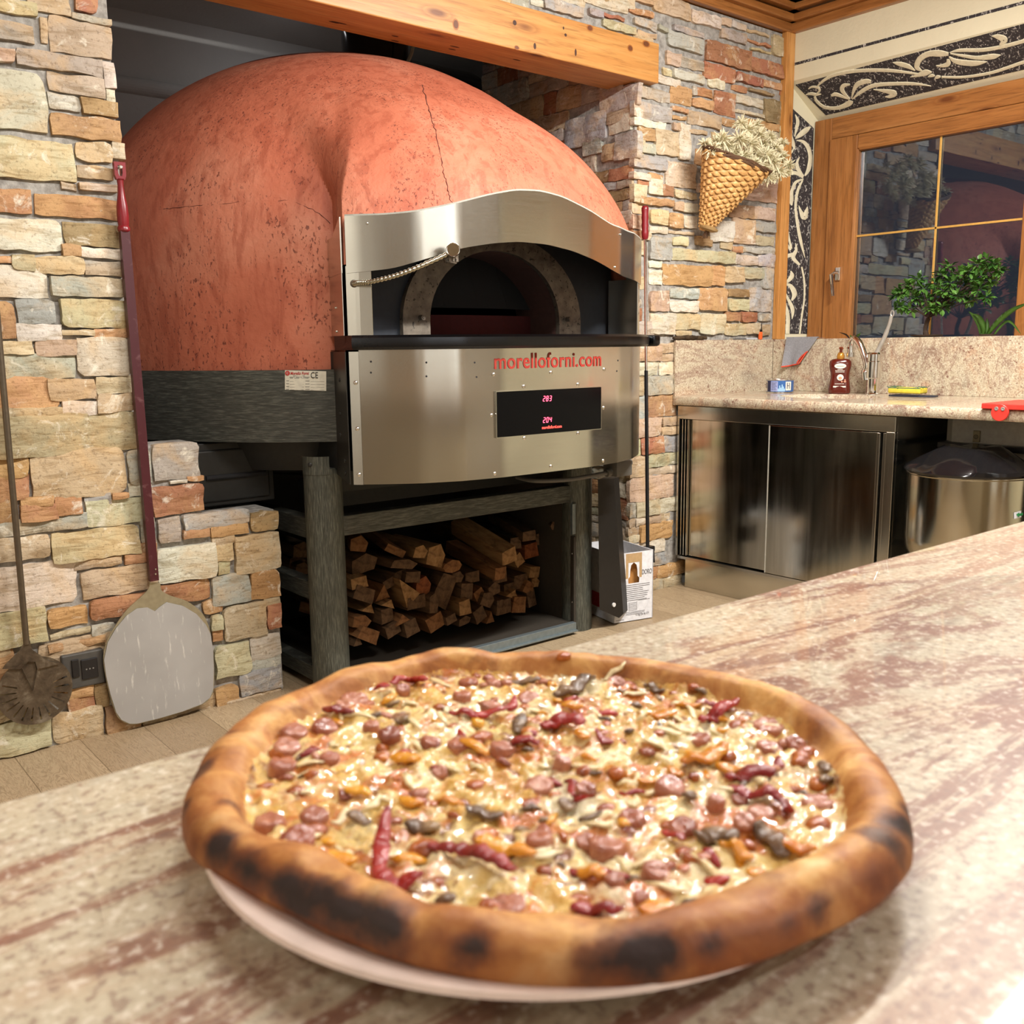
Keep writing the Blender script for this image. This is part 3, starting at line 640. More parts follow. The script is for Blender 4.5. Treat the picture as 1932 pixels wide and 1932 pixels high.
_ker = np.exp(-np.linspace(-2, 2, 21)**2); _ker /= _ker.sum(); _gx = np.linspace(-.9, .9, 361)
_vt = np.convolve(np.pad(np.interp(_gx, *VT), 10, 'edge'), _ker, 'valid'); _vb = np.convolve(np.pad(np.interp(_gx, *VB), 10, 'edge'), _ker, 'valid')
def vtop(x): return float(np.interp(x-OX, _gx, _vt))
def vbot(x): return float(np.interp(x-OX, _gx, _vb))
# dome
bm = newbm()
als = sorted(set([R(a) for a in np.linspace(-180, 180, 145)]+[s*R(a) for s in (-1, 1) for a in np.linspace(27, 36, 61)]))[:-1]
zs = [1.132+(1.52-1.132)*i/18 for i in range(19)]+[Z0+HM*math.sin(p) for p in np.linspace(0, PI/2, 110)[1:-1]]
rows = []
for z in zs: rows.append([bm.verts.new(dpt(a, r_dome(a, z)+.003*noise.noise((a*6, z*6, 2)), z)) for a in als])
top = bm.verts.new((OX, OY, Z0+HM)); n = len(als)
for j in range(len(rows)-1):
    for i in range(n):
        a = als[i]; zc = (zs[j]+zs[j+1])/2
        x = OX+1.3*math.sin(a)
        if abs(math.degrees(a)) < 31 and zc < vbot(x)+.03: continue
        bm.faces.new((rows[j][i], rows[j][(i+1) % n], rows[j+1][(i+1) % n], rows[j+1][i]))
for i in range(n): bm.faces.new((rows[-1][i], rows[-1][(i+1) % n], top))
link('dome', bm, TERRA, OV, True); DOME = bpy.data.objects['dome']
def dome_hit(px, py):
    d = ray(px, py); t = 2.0
    while t < 5:
        p = EYE+d*t; q = p-Vector((OX, OY, 0)); r = math.hypot(q.x, q.y)
        if 1.13 < p.z < Z0+HM and r <= r_dome(math.atan2(q.x, -q.y), p.z): return p
        t += .002
    return None
CRK = plain('crack_shadow', srgb(70, 26, 20), .9)
def crack(pts, w):
    rnd = random.Random(3); out = []
    for a, b in zip(pts, pts[1:]):
        for k in range(7):
            t = k/7; h = dome_hit(a[0]+(b[0]-a[0])*t+rnd.uniform(-2.0, 2.0), a[1]+(b[1]-a[1])*t+rnd.uniform(-1, 1))
            if h: out.append(h+Vector((0, -.0008, 0)))
    if len(out) < 3: return
    bm = newbm(); tube(bm, out, [w*rnd.uniform(.4, 1.2) for _ in out], 5); link('crack', bm, CRK, DOME)
crack([(797,160),(803,188),(812,218),(822,250),(829,290),(838,330),(845,360),(853,386)], .0016)
crack([(300,396),(350,390),(400,386),(480,379),(545,378),(590,395),(628,425)], .0011)
# base band
bm = newbm(); rb = 1.10
bandal = np.linspace(-180, 180, 97)[:-1]
ring = [[bm.verts.new(dpt(R(a), r, z)) for a in bandal] for r, z in ((rb-.05, .892), (rb, .892), (rb, 1.132), (rb-.03, 1.132))]
for A, B in zip(ring, ring[1:]):
    for i in range(96): bm.faces.new((A[i], A[(i+1) % 96], B[(i+1) % 96], B[i]))
bm.faces.new(ring[0][::-1]); link('base_band', bm, BAND, OV, True)
# nameplate with its printing on the band
lp = [at(*p, 'Y', 2.93) for p in [(537, 699), (615, 701), (615, 738), (537, 736)]]
def on_band(px, py, off=.002):
    d = ray(px, py); t = 2.0
    while t < 5:
        p = EYE+d*t; q = p-Vector((OX, OY, 0))
        if math.hypot(q.x, q.y) <= rb+off: return p
        t += .0004
bm = newbm(); G = [[bm.verts.new(on_band(537.5+78*i/8, 698.5+37*j/2+2*i/8)) for i in range(9)] for j in range(3)]
for j in range(2):
    for i in range(8): bm.faces.new((G[j][i], G[j][i+1], G[j+1][i+1], G[j+1][i]))
PLT = plain('aluminium_label', srgb(206, 202, 184), .45, .1); PL = link('rating_plate', bm, PLT, OV)
INK = plain('black_ink', srgb(30, 28, 26), .6); REDINK = plain('red_ink', srgb(176, 44, 40), .6)
def plate_text(s, x0, y0, x1, y1, mat, bold=0., shear=0):
    # pixel box on the plate: left/bottom .. right/top
    a = on_band(x0, y1, .0025); b = on_band(x1, y1, .0025); c = on_band(x0, y0, .0025); ux = (b-a); w = ux.length; ux.normalize(); uz = (c-a); h = uz.length; uz.normalize()
    bm = textmesh(s, w, h, a-ux.cross(uz)*-.001, ux, uz, .0006, bold, shear); link('lettering', bm, mat, PL)
plate_text('Morello Forni', 548, 701.5, 583, 707, REDINK, .02, .2)
plate_text('CE', 586.5, 702, 600, 713.5, INK, .0)
bm = newbm(); c0 = on_band(542.5, 704, .003); cyl(bm, c0, c0+Vector((-.5, -.85, 0))*.001, .0078, n=20); link('emblem', bm, REDINK, PL)
bm = newbm(); c0 = on_band(542.5, 704, .0045); tube(bm, [c0+Vector((.003*math.cos(t), 0, .003*math.sin(t))) for t in np.linspace(.6, 5.6, 10)], .0007, 5); link('emblem', bm, PLT, PL)
bm = newbm()
def dash(x0, x1, y, h=.9):
    a, b = on_band(x0, y, .0022), on_band(x1, y, .0022); c, d = on_band(x1, y+h, .0022), on_band(x0, y+h, .0022)
    bm.faces.new([bm.verts.new(v) for v in (a, b, c, d)])
for y, xs in ((709, [(553, 575)]), (711, [(546, 556), (558, 570), (572, 584)]), (713, [(547, 553), (555, 565), (567, 582)])):
    for a, b in xs: dash(a, b, y)
for y in (718, 723.5, 729, 734): dash(540, 545.5, y, .9); dash(547, 573, y+1.4, .5); dash(576, 584, y+.5, .9); dash(586, 612, y+1.8, .5)
link('printed_lines', bm, INK, PL)
# curved lower front panel
def front_sheet(bm, xs, zb, zt, off, th=.003, mat=0):
    g = []
    for x in xs:
        zb_ = zb(x) if callable(zb) else zb; zt_ = zt(x) if callable(zt) else zt
        g.append([bm.verts.new(fpt(x, zb_, off)), bm.verts.new(fpt(x, zt_, off)), bm.verts.new(fpt(x, zt_, off-th)), bm.verts.new(fpt(x, zb_, off-th))])
    for A, B in zip(g, g[1:]):
        for k in range(4): bm.faces.new((A[k], A[(k+1) % 4], B[(k+1) % 4], B[k])).material_index = mat
    bm.faces.new(g[0][::-1]).material_index = mat; bm.faces.new(g[-1]).material_index = mat
XS = list(np.linspace(OX-.652, OX+.652, 67))
bm = newbm(); front_sheet(bm, [OX-.655+i*.0055 for i in range(5)], .771, 1.19, .002); link('front_panel', bm, STEEL, OV, True)
bm = newbm(); front_sheet(bm, XS[1:], .772, 1.195, .004); FP = link('front_panel', bm, STEEL, OV, True)
SCR = plain('screw_steel', srgb(214, 214, 208), .22, 1)
def screw(p, n, parent, r=.0065, mat=SCR):
    bm = newbm(); n = Vector(n).normalized(); lathe(bm, [(r, 0), (r*1.0, .0015), (r*.75, .0035), (r*.35, .0045)], p, n, 14); link('screw', bm, mat, parent, True)
def fn(x): return (fpt(x, 0, 1)-fpt(x, 0, 0))
for x, z in [(1.558,1.094),(1.558,.95),(1.558,.804),(1.965,1.112),(2.206,1.112),(2.473,1.116),(2.086,1.069),(2.334,1.068),(1.955,.98),(2.471,.979),(2.087,.897),(2.334,.897),(1.964,.787),(2.204,.791),(2.47,.787)]:
    screw(fpt(x, z, .004), fn(x), FP)
bm = newbm()
for x, z in [(1.597,1.159),(1.596,1.125),(1.741,1.154),(1.74,1.111),(1.896,1.151),(1.902,1.105),(2.555,1.146),(2.549,1.108)]:
    cyl(bm, fpt(x, z, .0035), fpt(x, z, .0046), .0032, n=10)
link('vent_hole', bm, BLACK, FP)
# cut-out lettering
RED = plain('red_lettering', srgb(150, 42, 32), .5)
bm = textmesh('morelloforni.com', .488, .052, (1.967, 2.4755, 1.128), (1, 0, 0), (0, 0, 1), .0012, .012, 0, 1.06)
for v in bm.verts: v.co.y = Yf(v.co.x)-(.0045 if v.co.y > 2.475 else .0060)
link('lettering', bm, RED, FP)
# display
DGL = plain('black_display_glass', srgb(6, 6, 8), .12, 0, spec=.12)
bm = newbm(); box(bm, 1.968, 2.444, 2.4775, 2.492, .9065, 1.055, .0); DP = link('display_panel', bm, DGL, OV)
bm = newbm(); box(bm, 1.966, 2.446, 2.4782, 2.50, .9045, 1.057); link('display_panel', bm, STEEL, DP)
LED = M('red_led'); LED.set(col=(0, 0, 0, 1), em=(1, .07, .13, 1), ems=3.0); LED = LED.m
LED2 = M('red_led_letters'); LED2.set(col=(0, 0, 0, 1), em=(1, .07, .05, 1), ems=2.2); LED2 = LED2.m
SEG = {'2': 'abged', '0': 'abcdef', '3': 'abgcd', '4': 'fgbc', '8': 'abcdefg'}
def digits(s, x0, z0, h, w, gap):
    bm = newbm(); t = h*.13
    for i, ch in enumerate(s):
        ox = x0+i*(w+gap)
        P = {'a': ((0, h), (w, h)), 'b': ((w, h), (w, h/2)), 'c': ((w, h/2), (w, 0)), 'd': ((0, 0), (w, 0)), 'e': ((0, h/2), (0, 0)), 'f': ((0, h), (0, h/2)), 'g': ((0, h/2), (w, h/2))}
        for c in SEG[ch]:
            (ax, az), (bx, bz) = P[c]; ax += az*.16; bx += bz*.16
            tube(bm, [(ox+ax+(bx-ax)*.08, 2.4770, z0+az+(bz-az)*.08), (ox+ax+(bx-ax)*.92, 2.4770, z0+az+(bz-az)*.92)], t*.55, 6)
    return bm
link('temperature_digits', digits('283', 2.1675, 1.0165, .0165, .0078, .0065), LED, DP)
link('temperature_digits', digits('204', 2.1675, .9440, .0165, .0078, .0065), LED, DP)
link('lettering', textmesh('morelloforni.com', .090, .0105, (2.1625, 2.4772, .922), (1, 0, 0), (0, 0, 1), .0006, .004), LED2, DP)
# shelf
SHM = mk_steel('blackened_shelf_edge', srgb(60, 62, 66), .3, 'X')
def offx(x, off): return fpt(x, 0, off)
bm = newbm(); sec = [(0.0, 1.195), (.030, 1.195), (.040, 1.203), (.042, 1.218), (.040, 1.232), (.030, 1.240), (0, 1.240)]
g = []
xs = list(np.linspace(OX-.640, OX+.665, 61))
for x in xs: g.append([bm.verts.new(Vector((*offx(x, o)[:2], z))) for o, z in sec])
back = [[bm.verts.new((x, 2.92 if abs(x-OX) < .6 else 2.80, z)) for z in (1.195, 1.240)] for x in xs]
for i in range(len(xs)-1):
    for k in range(6): bm.faces.new((g[i][k], g[i+1][k], g[i+1][k+1], g[i][k+1]))
    bm.faces.new((g[i][6], g[i+1][6], back[i+1][1], back[i][1])); bm.faces.new((back[i][0], back[i+1][0], g[i+1][0], g[i][0]))
bm.faces.new(g[0]+[back[0][1], back[0][0]]); bm.faces.new((g[-1]+[back[-1][1], back[-1][0]])[::-1])
box(bm, OX+.67, OX+.715, 2.62, 2.80, 1.195, 1.240, .012)
link('mouth_shelf', bm, SHM, OV, True)
# visor
bm = newbm(); front_sheet(bm, XS, vbot, vtop, .006, .004); VIS = link('visor', bm, STEEL, OV, True)
SEAL = plain('grey_sealant', srgb(150, 148, 138), .6)
bm = newbm(); front_sheet(bm, XS, lambda x: vtop(x)-.002, lambda x: vtop(x)+.005, .004, .035); link('seal_strip', bm, SEAL, VIS)
for x, z in ((2.56, 1.59), (2.53, 1.475), (1.60, 1.575)): screw(fpt(x, z, .006), fn(x), VIS, .004)
# flank plates (steel above the shelf, dark and bolted below)
for s_ in (-1, 1):
    A = Vector((OX+s_*(.660 if s_ < 0 else .648), 2.695 if s_ < 0 else 2.70, 0)); B = Vector((OX+s_*.59, 2.905, 0)); t = (B-A).normalized(); nn = Vector((t.y, -t.x, 0))
    if nn.x*s_ < 0: nn = -nn
    def fl(u, z, o=0): return A+(B-A)*u+Vector((0, 0, z))+nn*o
    bm = newbm(); prism(bm, [fl(0, 1.43), fl(0, 1.597), fl(.45, 1.56), fl(.55, 1.55), fl(1, 1.55), fl(1, 1.43)], nn*.004); link('visor_return', bm, STEELV, OV)
    bm = newbm(); prism(bm, [fl(.04, 1.24), fl(.04, 1.43), fl(1, 1.43), fl(1, 1.24)], nn*.002); link('side_plate', bm, STEELV, OV)
    bm = newbm(); prism(bm, [fl(.0, .771), fl(0, 1.19), fl(1, 1.19), fl(1, .885), fl(1.35, .885), fl(1.35, .80), fl(1.1, .78)], nn*.003)
    sp = link('side_plate', bm, DARKF, OV)
    if s_ < 0:
        for u, z in ((.45, 1.10), (.5, .99), (.55, .92), (.3, .84), (.3, .80), (1.0, .83)): screw(fl(u, z, .003), nn, sp, .007, DARKM)
        for z in (1.33, 1.255): screw(fl(.55, z, .002), nn, sp, .004)
# posts beside the mouth
bm = newbm(); front_sheet(bm, list(np.linspace(OX-.655, OX-.596, 7)), 1.24, 1.45, .001, .003); prism(bm, [fpt(OX-.597, 1.24), fpt(OX-.597, 1.45), Vector((OX-.54, 2.76, 1.45)), Vector((OX-.54, 2.76, 1.24))], (.003, 0, 0)); link('mouth_post', bm, STEEL, OV)
bm = newbm(); front_sheet(bm, list(np.linspace(OX+.585, OX+.655, 7)), 1.24, 1.45, .001, .003); prism(bm, [fpt(OX+.585, 1.24), fpt(OX+.585, 1.45), Vector((OX+.56, 2.76, 1.45)), Vector((OX+.56, 2.76, 1.24))], (.003, 0, 0), ); link('mouth_post', bm, STEEL, OV)
# recess roof and face plate with the arch hole
def arch(hw, spring, b, n=28, base=1.24):
    return [(-hw, base)]+[(hw*math.cos(t), spring+b*math.sin(t)) for t in np.linspace(PI, 0, n)]+[(hw, base)]
ARI = arch(.295, 1.29, .245); ARO = arch(.405, 1.29, .31)
SLATE = plain('dark_cast_face', srgb(44, 48, 55), .55, .5)
CASTG = M('weathered_cast_iron'); _n = CASTG.noise(28, 5, .6); _s = CASTG.noise(75, 3, .6)
CASTG.bump(_n, .3, .003); CASTG = CASTG.set(col=CASTG.mix(CASTG.ramp(_s, [(.33, .9), (.40, 0)]), CASTG.ramp(_n, [(.3, srgb(82, 74, 66)), (.7, srgb(124, 115, 102))]), srgb(30, 28, 26)), rough=.5, metal=.35)
def archplate(y0, y1, inner, outer, mat, name):
    bm = newbm(); q = []
    for a, b in zip(inner, outer): q.append([bm.verts.new((OX+a[0], y0, a[1])), bm.verts.new((OX+b[0], y0, b[1])), bm.verts.new((OX+b[0], y1, b[1])), bm.verts.new((OX+a[0], y1, a[1]))])
    for A, B in zip(q, q[1:]):
        for k in range(4): bm.faces.new((A[k], A[(k+1) % 4], B[(k+1) % 4], B[k]))
    bm.faces.new(q[0]); bm.faces.new(q[-1][::-1]); return link(name, bm, mat, OV)
AF = archplate(2.755, 2.775, ARI, ARO, CASTG, 'arch_frame')
OUTR = [(-.60, 1.24)]+[(-.58+1.16*i/27, 1.66) for i in range(28)]+[(.60, 1.24)]
archplate(2.775, 2.785, ARI, OUTR, SLATE, 'mouth_plate')
TUN = plain('refractory_brick', srgb(84, 58, 52), .85)
ARB = arch(.29, 1.29, .235)
bm = newbm(); A = [bm.verts.new((OX+a, 2.776, z)) for a, z in ARI]; B = [bm.verts.new((OX+a, 3.0, z)) for a, z in ARB]
for i in range(len(A)-1): bm.faces.new((A[i], A[i+1], B[i+1], B[i]))
link('mouth_tunnel', bm, TUN, OV)
for dx, dz in ((-.335, 1.30), (.335, 1.30)):
    bm = newbm(); cyl(bm, (OX+dx, 2.757, dz), (OX+dx, 2.735, dz), .009, n=12); cyl(bm, (OX+dx, 2.737, dz), (OX+dx, 2.733, dz), .005, n=10); link('spigot', bm, CASTG, AF)
bm = newbm(); lathe(bm, [(.93, 1.236), (.93, 1.315)], (OX, OY, 0), None, 48, cap=False); link('chamber_wall', bm, plain('red_firebrick', srgb(70, 18, 19), .9), OV)
bm = newbm(); lathe(bm, [(.93, 1.34), (.85, 1.55), (.6, 1.72), (.2, 1.80), (0, 1.81)], (OX, OY, 0), None, 40, cap=False); lathe(bm, [(0, 1.235), (.93, 1.235)], (OX, OY, 0), None, 40, cap=False)
link('chamber_vault', bm, BLACK, OV)
bm = newbm(); prism(bm, [(OX-.50, 2.66, 1.68), (OX+.5, 2.66, 1.68), (OX+.5, 2.80, 1.69), (OX-.5, 2.80, 1.69)], (0, 0, .01))
link('recess_lining', bm, BLACK, OV)  # black colour stands in for the visor's shadow up in the recess
bm = newbm(); box(bm, OX-.53, OX+.53, 2.76, 2.80, 1.56, 1.70); link('recess_lining', bm, BLACK, OV)
# chamber floor slab and underbody
bm = newbm(); lathe(bm, [(.5, .70), (.96, .78), (1.0, .892), (1.0, 1.18)], (OX, OY, 0), None, 48); box(bm, OX-.6, OX+.6, 2.72, 3.2, .80, 1.19); link('underbody', bm, DARKM, OV, True)
# flexible lamp
FLEX = plain('flexible_conduit', srgb(170, 166, 148), .25, 1)
P = spline([fpt(1.563, 1.397, .0), fpt(1.575, 1.397, .03), at(700, 532, 'Y', 2.585), at(745, 521, 'Y', 2.53), at(795, 502, 'Y', 2.485), at(848, 478, 'Y', 2.455)], 26)
bm = newbm(); tube(bm, P, [.0085 if i % 4 < 2 else .0068 for i in range(len(P))], 12); LA = thing('x', '', ''); bpy.data.objects.remove(LA)
FL = link('gooseneck_lamp', bm, FLEX, OV, True)
hc = at(855, 471, 'Y', 2.445); vd = (EYE-hc).normalized()
bm = newbm(); lathe(bm, [(.021, -.018), (.0215, .006), (.020, .009), (.0185, .0085), (.0180, .0065), (.001, .0065)], hc+vd*.008, vd, 32); link('lamp_cap', bm, CHROME, FL, True)
hb = at(850, 492, 'Y', 2.465); bm = newbm(); ax = (hb-hc-vd*-.02).normalized()
lathe(bm, [(.0165, 0), (.0185, .006), (.0185, .022), (.016, .026), (.016, .040)], hc-vd*.012, Vector((-.12, .12, -1)), 24)
for k in range(10):
    a = 2*PI*k/10; c_ = hc-vd*.012+Vector((math.cos(a)*.0175-.004, math.sin(a)*.0175+.004, -.024)); box(bm, c_.x-.0025, c_.x+.0025, c_.y-.0025, c_.y+.0025, c_.z-.012, c_.z+.012)
link('lamp_head', bm, CASTG, FL, True)
screw(fpt(1.563, 1.397, .002), fn(1.563), FL, .012, CASTG)
# stand: legs, rails, wood bay
def leg(x, y, top, name='leg'):
    bm = newbm(); cyl(bm, (x, y, 0), (x, y, top), .066, n=36); return link(name, bm, LEGM, OV, True)
L1 = leg(1.585, 2.965, .80); L2 = leg(2.765, 2.95, .80); leg(1.585, 4.6, .80); leg(2.765, 4.6, .80)
bm = newbm(); A_ = [(1.585+.068*math.cos(t), 2.965+.068*math.sin(t)) for t in np.linspace(R(165), R(262), 10)]
q = [[bm.verts.new((x, y, z)) for z in (.78, .842)] for x, y in A_]
for a, b in zip(q, q[1:]): bm.faces.new((a[0], b[0], b[1], a[1]))
link('leg_collar', bm, LEGM, L1, True); screw((1.523, 2.935, .815), (-.7, -.7, 0), L1, .008, DARKM)
for z in (.34, .13): screw((2.71, 2.912, z), (-.6, -.8, 0), L2, .007)
bm = newbm(); box(bm, 1.63, 2.72, 2.925, 2.975, .557, .628, .003); link('front_rail', bm, BAND, OV)
bm = newbm(); box(bm, 1.66, 2.72, 3.1, 3.3, .63, .72); box(bm, 1.6, 2.8, 3.0, 3.06, .70, .80); link('cross_member', bm, DARKM, OV)
for z0, z1 in ((.55, .622), (.33, .395), (.03, .085)):
    bm = newbm(); box(bm, 1.535, 1.585, 3.0, 4.55, z0, z1, .003); link('side_rail', bm, BAND, OV)
    bm = newbm(); box(bm, 2.76, 2.80, 3.0, 4.55, z0, z1, .003); link('side_rail', bm, BAND, OV)
GALV = plain('galvanised_lip', srgb(134, 146, 150), .4, .7); BAYM = plain('dusty_bay_metal', srgb(54, 48, 40), .7, .2)
bm = newbm(); box(bm, 1.60, 2.722, 2.905, 3.75, .030, .045); LS = link('bay_floor', bm, BAYM, OV)
bm = newbm(); box(bm, 1.64, 2.70, 2.880, 2.905, .018, .050, .002); box(bm, 1.64, 2.70, 2.868, 2.89, .012, .020, .002); link('floor_lip', bm, GALV, LS)
bm = newbm(); box(bm, 2.705, 2.712, 2.90, 3.75, .045, .415); box(bm, 2.703, 2.71, 2.96, 3.75, .41, .70); box(bm, 2.700, 2.712, 2.896, 2.904, .045, .415); link('bay_side_panel', bm, BAYM, OV)
bm = newbm(); box(bm, 2.694, 2.712, 2.896, 2.912, .425, .555, .002); link('lit_edge', bm, GALV, OV)  # pale strip standing in for light on the panel's upper edge
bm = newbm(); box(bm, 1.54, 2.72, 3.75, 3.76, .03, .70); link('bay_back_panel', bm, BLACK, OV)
# ash drawer on the left
bm = newbm(); box(bm, 1.16, 1.525, 3.22, 4.0, .665, .885, .004); DR = link('ash_drawer', bm, DARKM, OV)
bm = newbm(); box(bm, 1.20, 1.505, 3.213, 3.222, .68, .86, .006); DF = link('drawer_front', bm, DARKM, DR)
bm = newbm(); tube(bm, [(1.27, 3.211, .765), (1.49, 3.211, .765)], .009, 10, flat=1); link('finger_slot', bm, BLACK, DF)
# junction box and cable
GP = plain('grey_plastic', srgb(88, 86, 80), .55)
jb = at(1172, 884, 'Y', 2.72)
bm = newbm(); box(bm, jb.x-.045, jb.x+.045, 2.70, 2.78, jb.z-.03, jb.z+.032, .006); cyl(bm, (jb.x+.04, 2.735, jb.z+.015), (jb.x+.068, 2.735, jb.z+.02), .014, n=14); cyl(bm, (jb.x-.045, 2.735, jb.z-.01), (jb.x-.07, 2.735, jb.z-.014), .016, n=14)
JB = link('junction_box', bm, GP, OV, True)
bm = newbm(); tube(bm, spline([(jb.x-.06, 2.735, jb.z-.013), at(1120, 897, 'Y', 2.73), at(1070, 905, 'Y', 2.74), at(1010, 907, 'Y', 2.80), at(975, 900, 'Y', 2.9)], 10), .0085, 10); link('conduit', bm, GP, JB, True)

# flue and ducting above the dome
DUCT = plain('dark_glossy_flue', srgb(58, 54, 52), .12, .9)
FT = thing('flue_pipe', 'dark glossy flue pipe rising behind the top of the red dome', 'pipe', (2.28, 4.25, 2.3))
c = at(708, 100, 'Y', 4.25)
bm = newbm(); lathe(bm, [(.16, 2.385), (.16, 2.45), (.165, 2.46), (.165, 2.48), (.16, 2.49), (.16, 2.85)], (c.x, 4.25, 0), None, 40); link('pipe_body', bm, DUCT, FT, True)
bm = newbm(); c2 = at(708, 122, 'Y', 4.06); box(bm, c2.x-.035, c2.x+.035, 4.04, 4.1, c2.z-.012, c2.z+.012, .003); link('flue_glint', bm, CHROME, FT)  # chrome block standing in for a lamp's reflection on the flue
c = at(845, 110, 'Y', 4.5)
bm = newbm(); lathe(bm, [(.26, -.5), (.26, .2), (.24, .25)], (c.x, 4.6, 2.45), (.9, .3, .1), 40); tag(link('exhaust_duct', bm, DUCT, None, True), 'large dark round exhaust duct under the beam', 'duct')
bm = newbm(); tube(bm, spline([at(757, 135, 'Y', 4.0), at(768, 118, 'Y', 4.0), at(777, 98, 'Y', 4.0), at(781, 70, 'Y', 4.0), at(782, 20, 'Y', 4.0), Vector((2.6, 4.0, 2.87))], 6), .009, 8); tag(link('cable', bm, plain('pale_cable', srgb(150, 146, 128), .3), None, True), 'pale bent cable hanging behind the dome', 'cable')
# ================================================================== TOOLS, WOOD AND BOX BY THE OVEN
def mk_maroon():
    m = M('maroon_handle'); n = m.noise(30, 5, .6, .5)
    c = m.mix(m.ramp(n, [(.58, 0), (.72, .45)]), srgb(66, 18, 26), srgb(120, 84, 84)); return m.set(col=c, rough=.38)
MAR = mk_maroon(); REDG = plain('red_grip', srgb(122, 26, 34), .3)
YP = 3.045
PE = thing('pizza_peel', 'long pizza peel with wide floury blade and maroon handle on the left stone wall', 'peel', (1.01, YP, .02))
outl = [(283,1100),(279,1113),(262,1130),(240,1150),(218,1180),(201,1212),(195,1242),(199,1275),(207,1310),(218,1345),(228,1359),(243,1366),(260,1366),(300,1356),(345,1343),(382,1329),(397,1316),(403,1300),(404,1260),(400,1215),(394,1182),(380,1155),(352,1134),(322,1124),(305,1114),(301,1100)]
o2 = spline([at(x, y, 'Y', YP) for x, y in outl+[outl[0]]], 4)[:-1]
COLR = plain('peel_steel', srgb(168, 162, 138), .3, .7)
bm = newbm(); prism(bm, o2, (0, .004, 0)); BL = link('collar', bm, COLR, PE)
def mk_flour():
    m = M('floury_blade'); n = m.noise(18, 5, .6, .3, m.vec((4, 4, .7))); n2 = m.noise(5, 3)
    c = m.mix(m.ramp(n, [(.60, 0), (.70, .8)]), m.ramp(n2, [(.3, srgb(150, 148, 144)), (.7, srgb(166, 164, 160))]), srgb(206, 204, 196)); return m.set(col=c, rough=.6, metal=.15)
inn = [(196,1245),(203,1212),(218,1186),(238,1162),(258,1148),(278,1146),(292,1153),(300,1146),(314,1136),(345,1143),(370,1158),(388,1178),(397,1196),(402,1230),(403,1262),(402,1300),(396,1316),(381,1328),(344,1342),(300,1355),(258,1365),(244,1365),(229,1358),(219,1344),(208,1309),(200,1275)]
bm = newbm(); prism(bm, [at(x, y, 'Y', YP-.001)for x, y in inn], (0, -.002, 0)); link('blade', bm, mk_flour(), PE)
a, b = at(234, 436, 'Y', YP), at(290, 1095, 'Y', YP)
bm = newbm(); nn = 9
box(bm, -.0135, .0135, -.011, .011, 0, 1, .0)
Mx = Matrix.Translation(b) @ Vector((0, 0, 1)).rotation_difference(a-b).to_matrix().to_4x4() @ Matrix.Diagonal((1, 1, (a-b).length, 1))
bmesh.ops.transform(bm, matrix=Mx, verts=bm.verts); HN = link('handle', bm, MAR, PE)
for y in (1074, 1083):
    p = at(293.5, y, 'Y', YP-.012); bm = newbm(); lathe(bm, [(.0032, 0), (.0025, .0015)], p, (0, -1, 0), 10); link('rivet', bm, SCR, HN)
tp, bt = at(224, 306, 'Y', YP), at(234, 438, 'Y', YP); ax = (tp-bt); L = ax.length
bm = newbm(); lathe(bm, [(.014, 0), (.018, .004), (.0185, .012), (.015, .018), (.0165, .026), (.0175, .05), (.016, .075), (.011, .105), (.0085, .135), (.0095, .148), (.013, .152)], bt, ax, 20)
GR = link('grip', bm, REDG, PE, True)
bm = newbm(); hw = .0165
ring = [(hw*math.cos(t), .02*math.sin(t)) for t in np.linspace(0, 2*PI, 25)[:-1]]
pts_o = [(-.012, 0), (-.0165, .012), (-.0165, .05), (.0165, .05), (.0165, .012), (.012, 0)]; axn = ax.normalized(); sx_ = Vector((1, 0, 0))
base = bt+axn*.150
O = [base+sx_*u+axn*v for u, v in pts_o]; I = [base+sx_*u+axn*v for u, v in [(-.004, .010), (-.0065, .018), (-.0065, .040), (.0065, .040), (.0065, .018), (.004, .010)]]
q = [[bm.verts.new(o+Vector((0, -.008, 0))), bm.verts.new(o+Vector((0, .008, 0))), bm.verts.new(i+Vector((0, .008, 0))), bm.verts.new(i+Vector((0, -.008, 0)))] for o, i in zip(O, I)]
for k in range(6):
    A, B = q[k], q[(k+1) % 6]
    for j in range(4): bm.faces.new((A[j], A[(j+1) % 4], B[(j+1) % 4], B[j]))
link('hanging_eye', bm, REDG, GR)
bm = newbm(); p = base+axn*.034; cyl(bm, p+Vector((0, .06, 0)), p+Vector((0, -.016, 0)), .0035, n=10); lathe(bm, [(.006, 0), (.004, .003)], p+Vector((0, -.016, 0)), (0, -1, 0), 12); tag(link('wall_hook', bm, SCR, None, True), 'small metal hook through the eye of the maroon peel handle', 'hook')

YT = 3.04
TP = thing('turning_peel', 'small round perforated turning peel of dull metal hanging at the left edge', 'peel', (.63, YT, .1))
DULL = M('dull_dirty_metal'); _n = DULL.noise(22, 6, .65, .4); DULL = DULL.set(col=DULL.ramp(_n, [(.3, srgb(62, 52, 42)), (.55, srgb(104, 92, 76)), (.75, srgb(150, 142, 126))]), rough=.42, metal=.6)
cc = at(67, 1303, 'Y', YT); RT = .104
bm = newbm(); NS, NR = 108, 10; sheets = []
for yo_ in (0, .0028):
    sheets.append([[bm.verts.new((cc.x+r*math.sin(t), YT+yo_, cc.z+r*math.cos(t))) for t in [2*PI*i/NS for i in range(NS)]] for r in [RT*(j+.02)/NR for j in range(NR+1)]])
keep = {}
for j in range(NR):
    for i in range(NS): deg = 360*i/NS; keep[j, i] = not (5 <= j <= 8 and 62 < deg < 298 and i % 5 == 2)
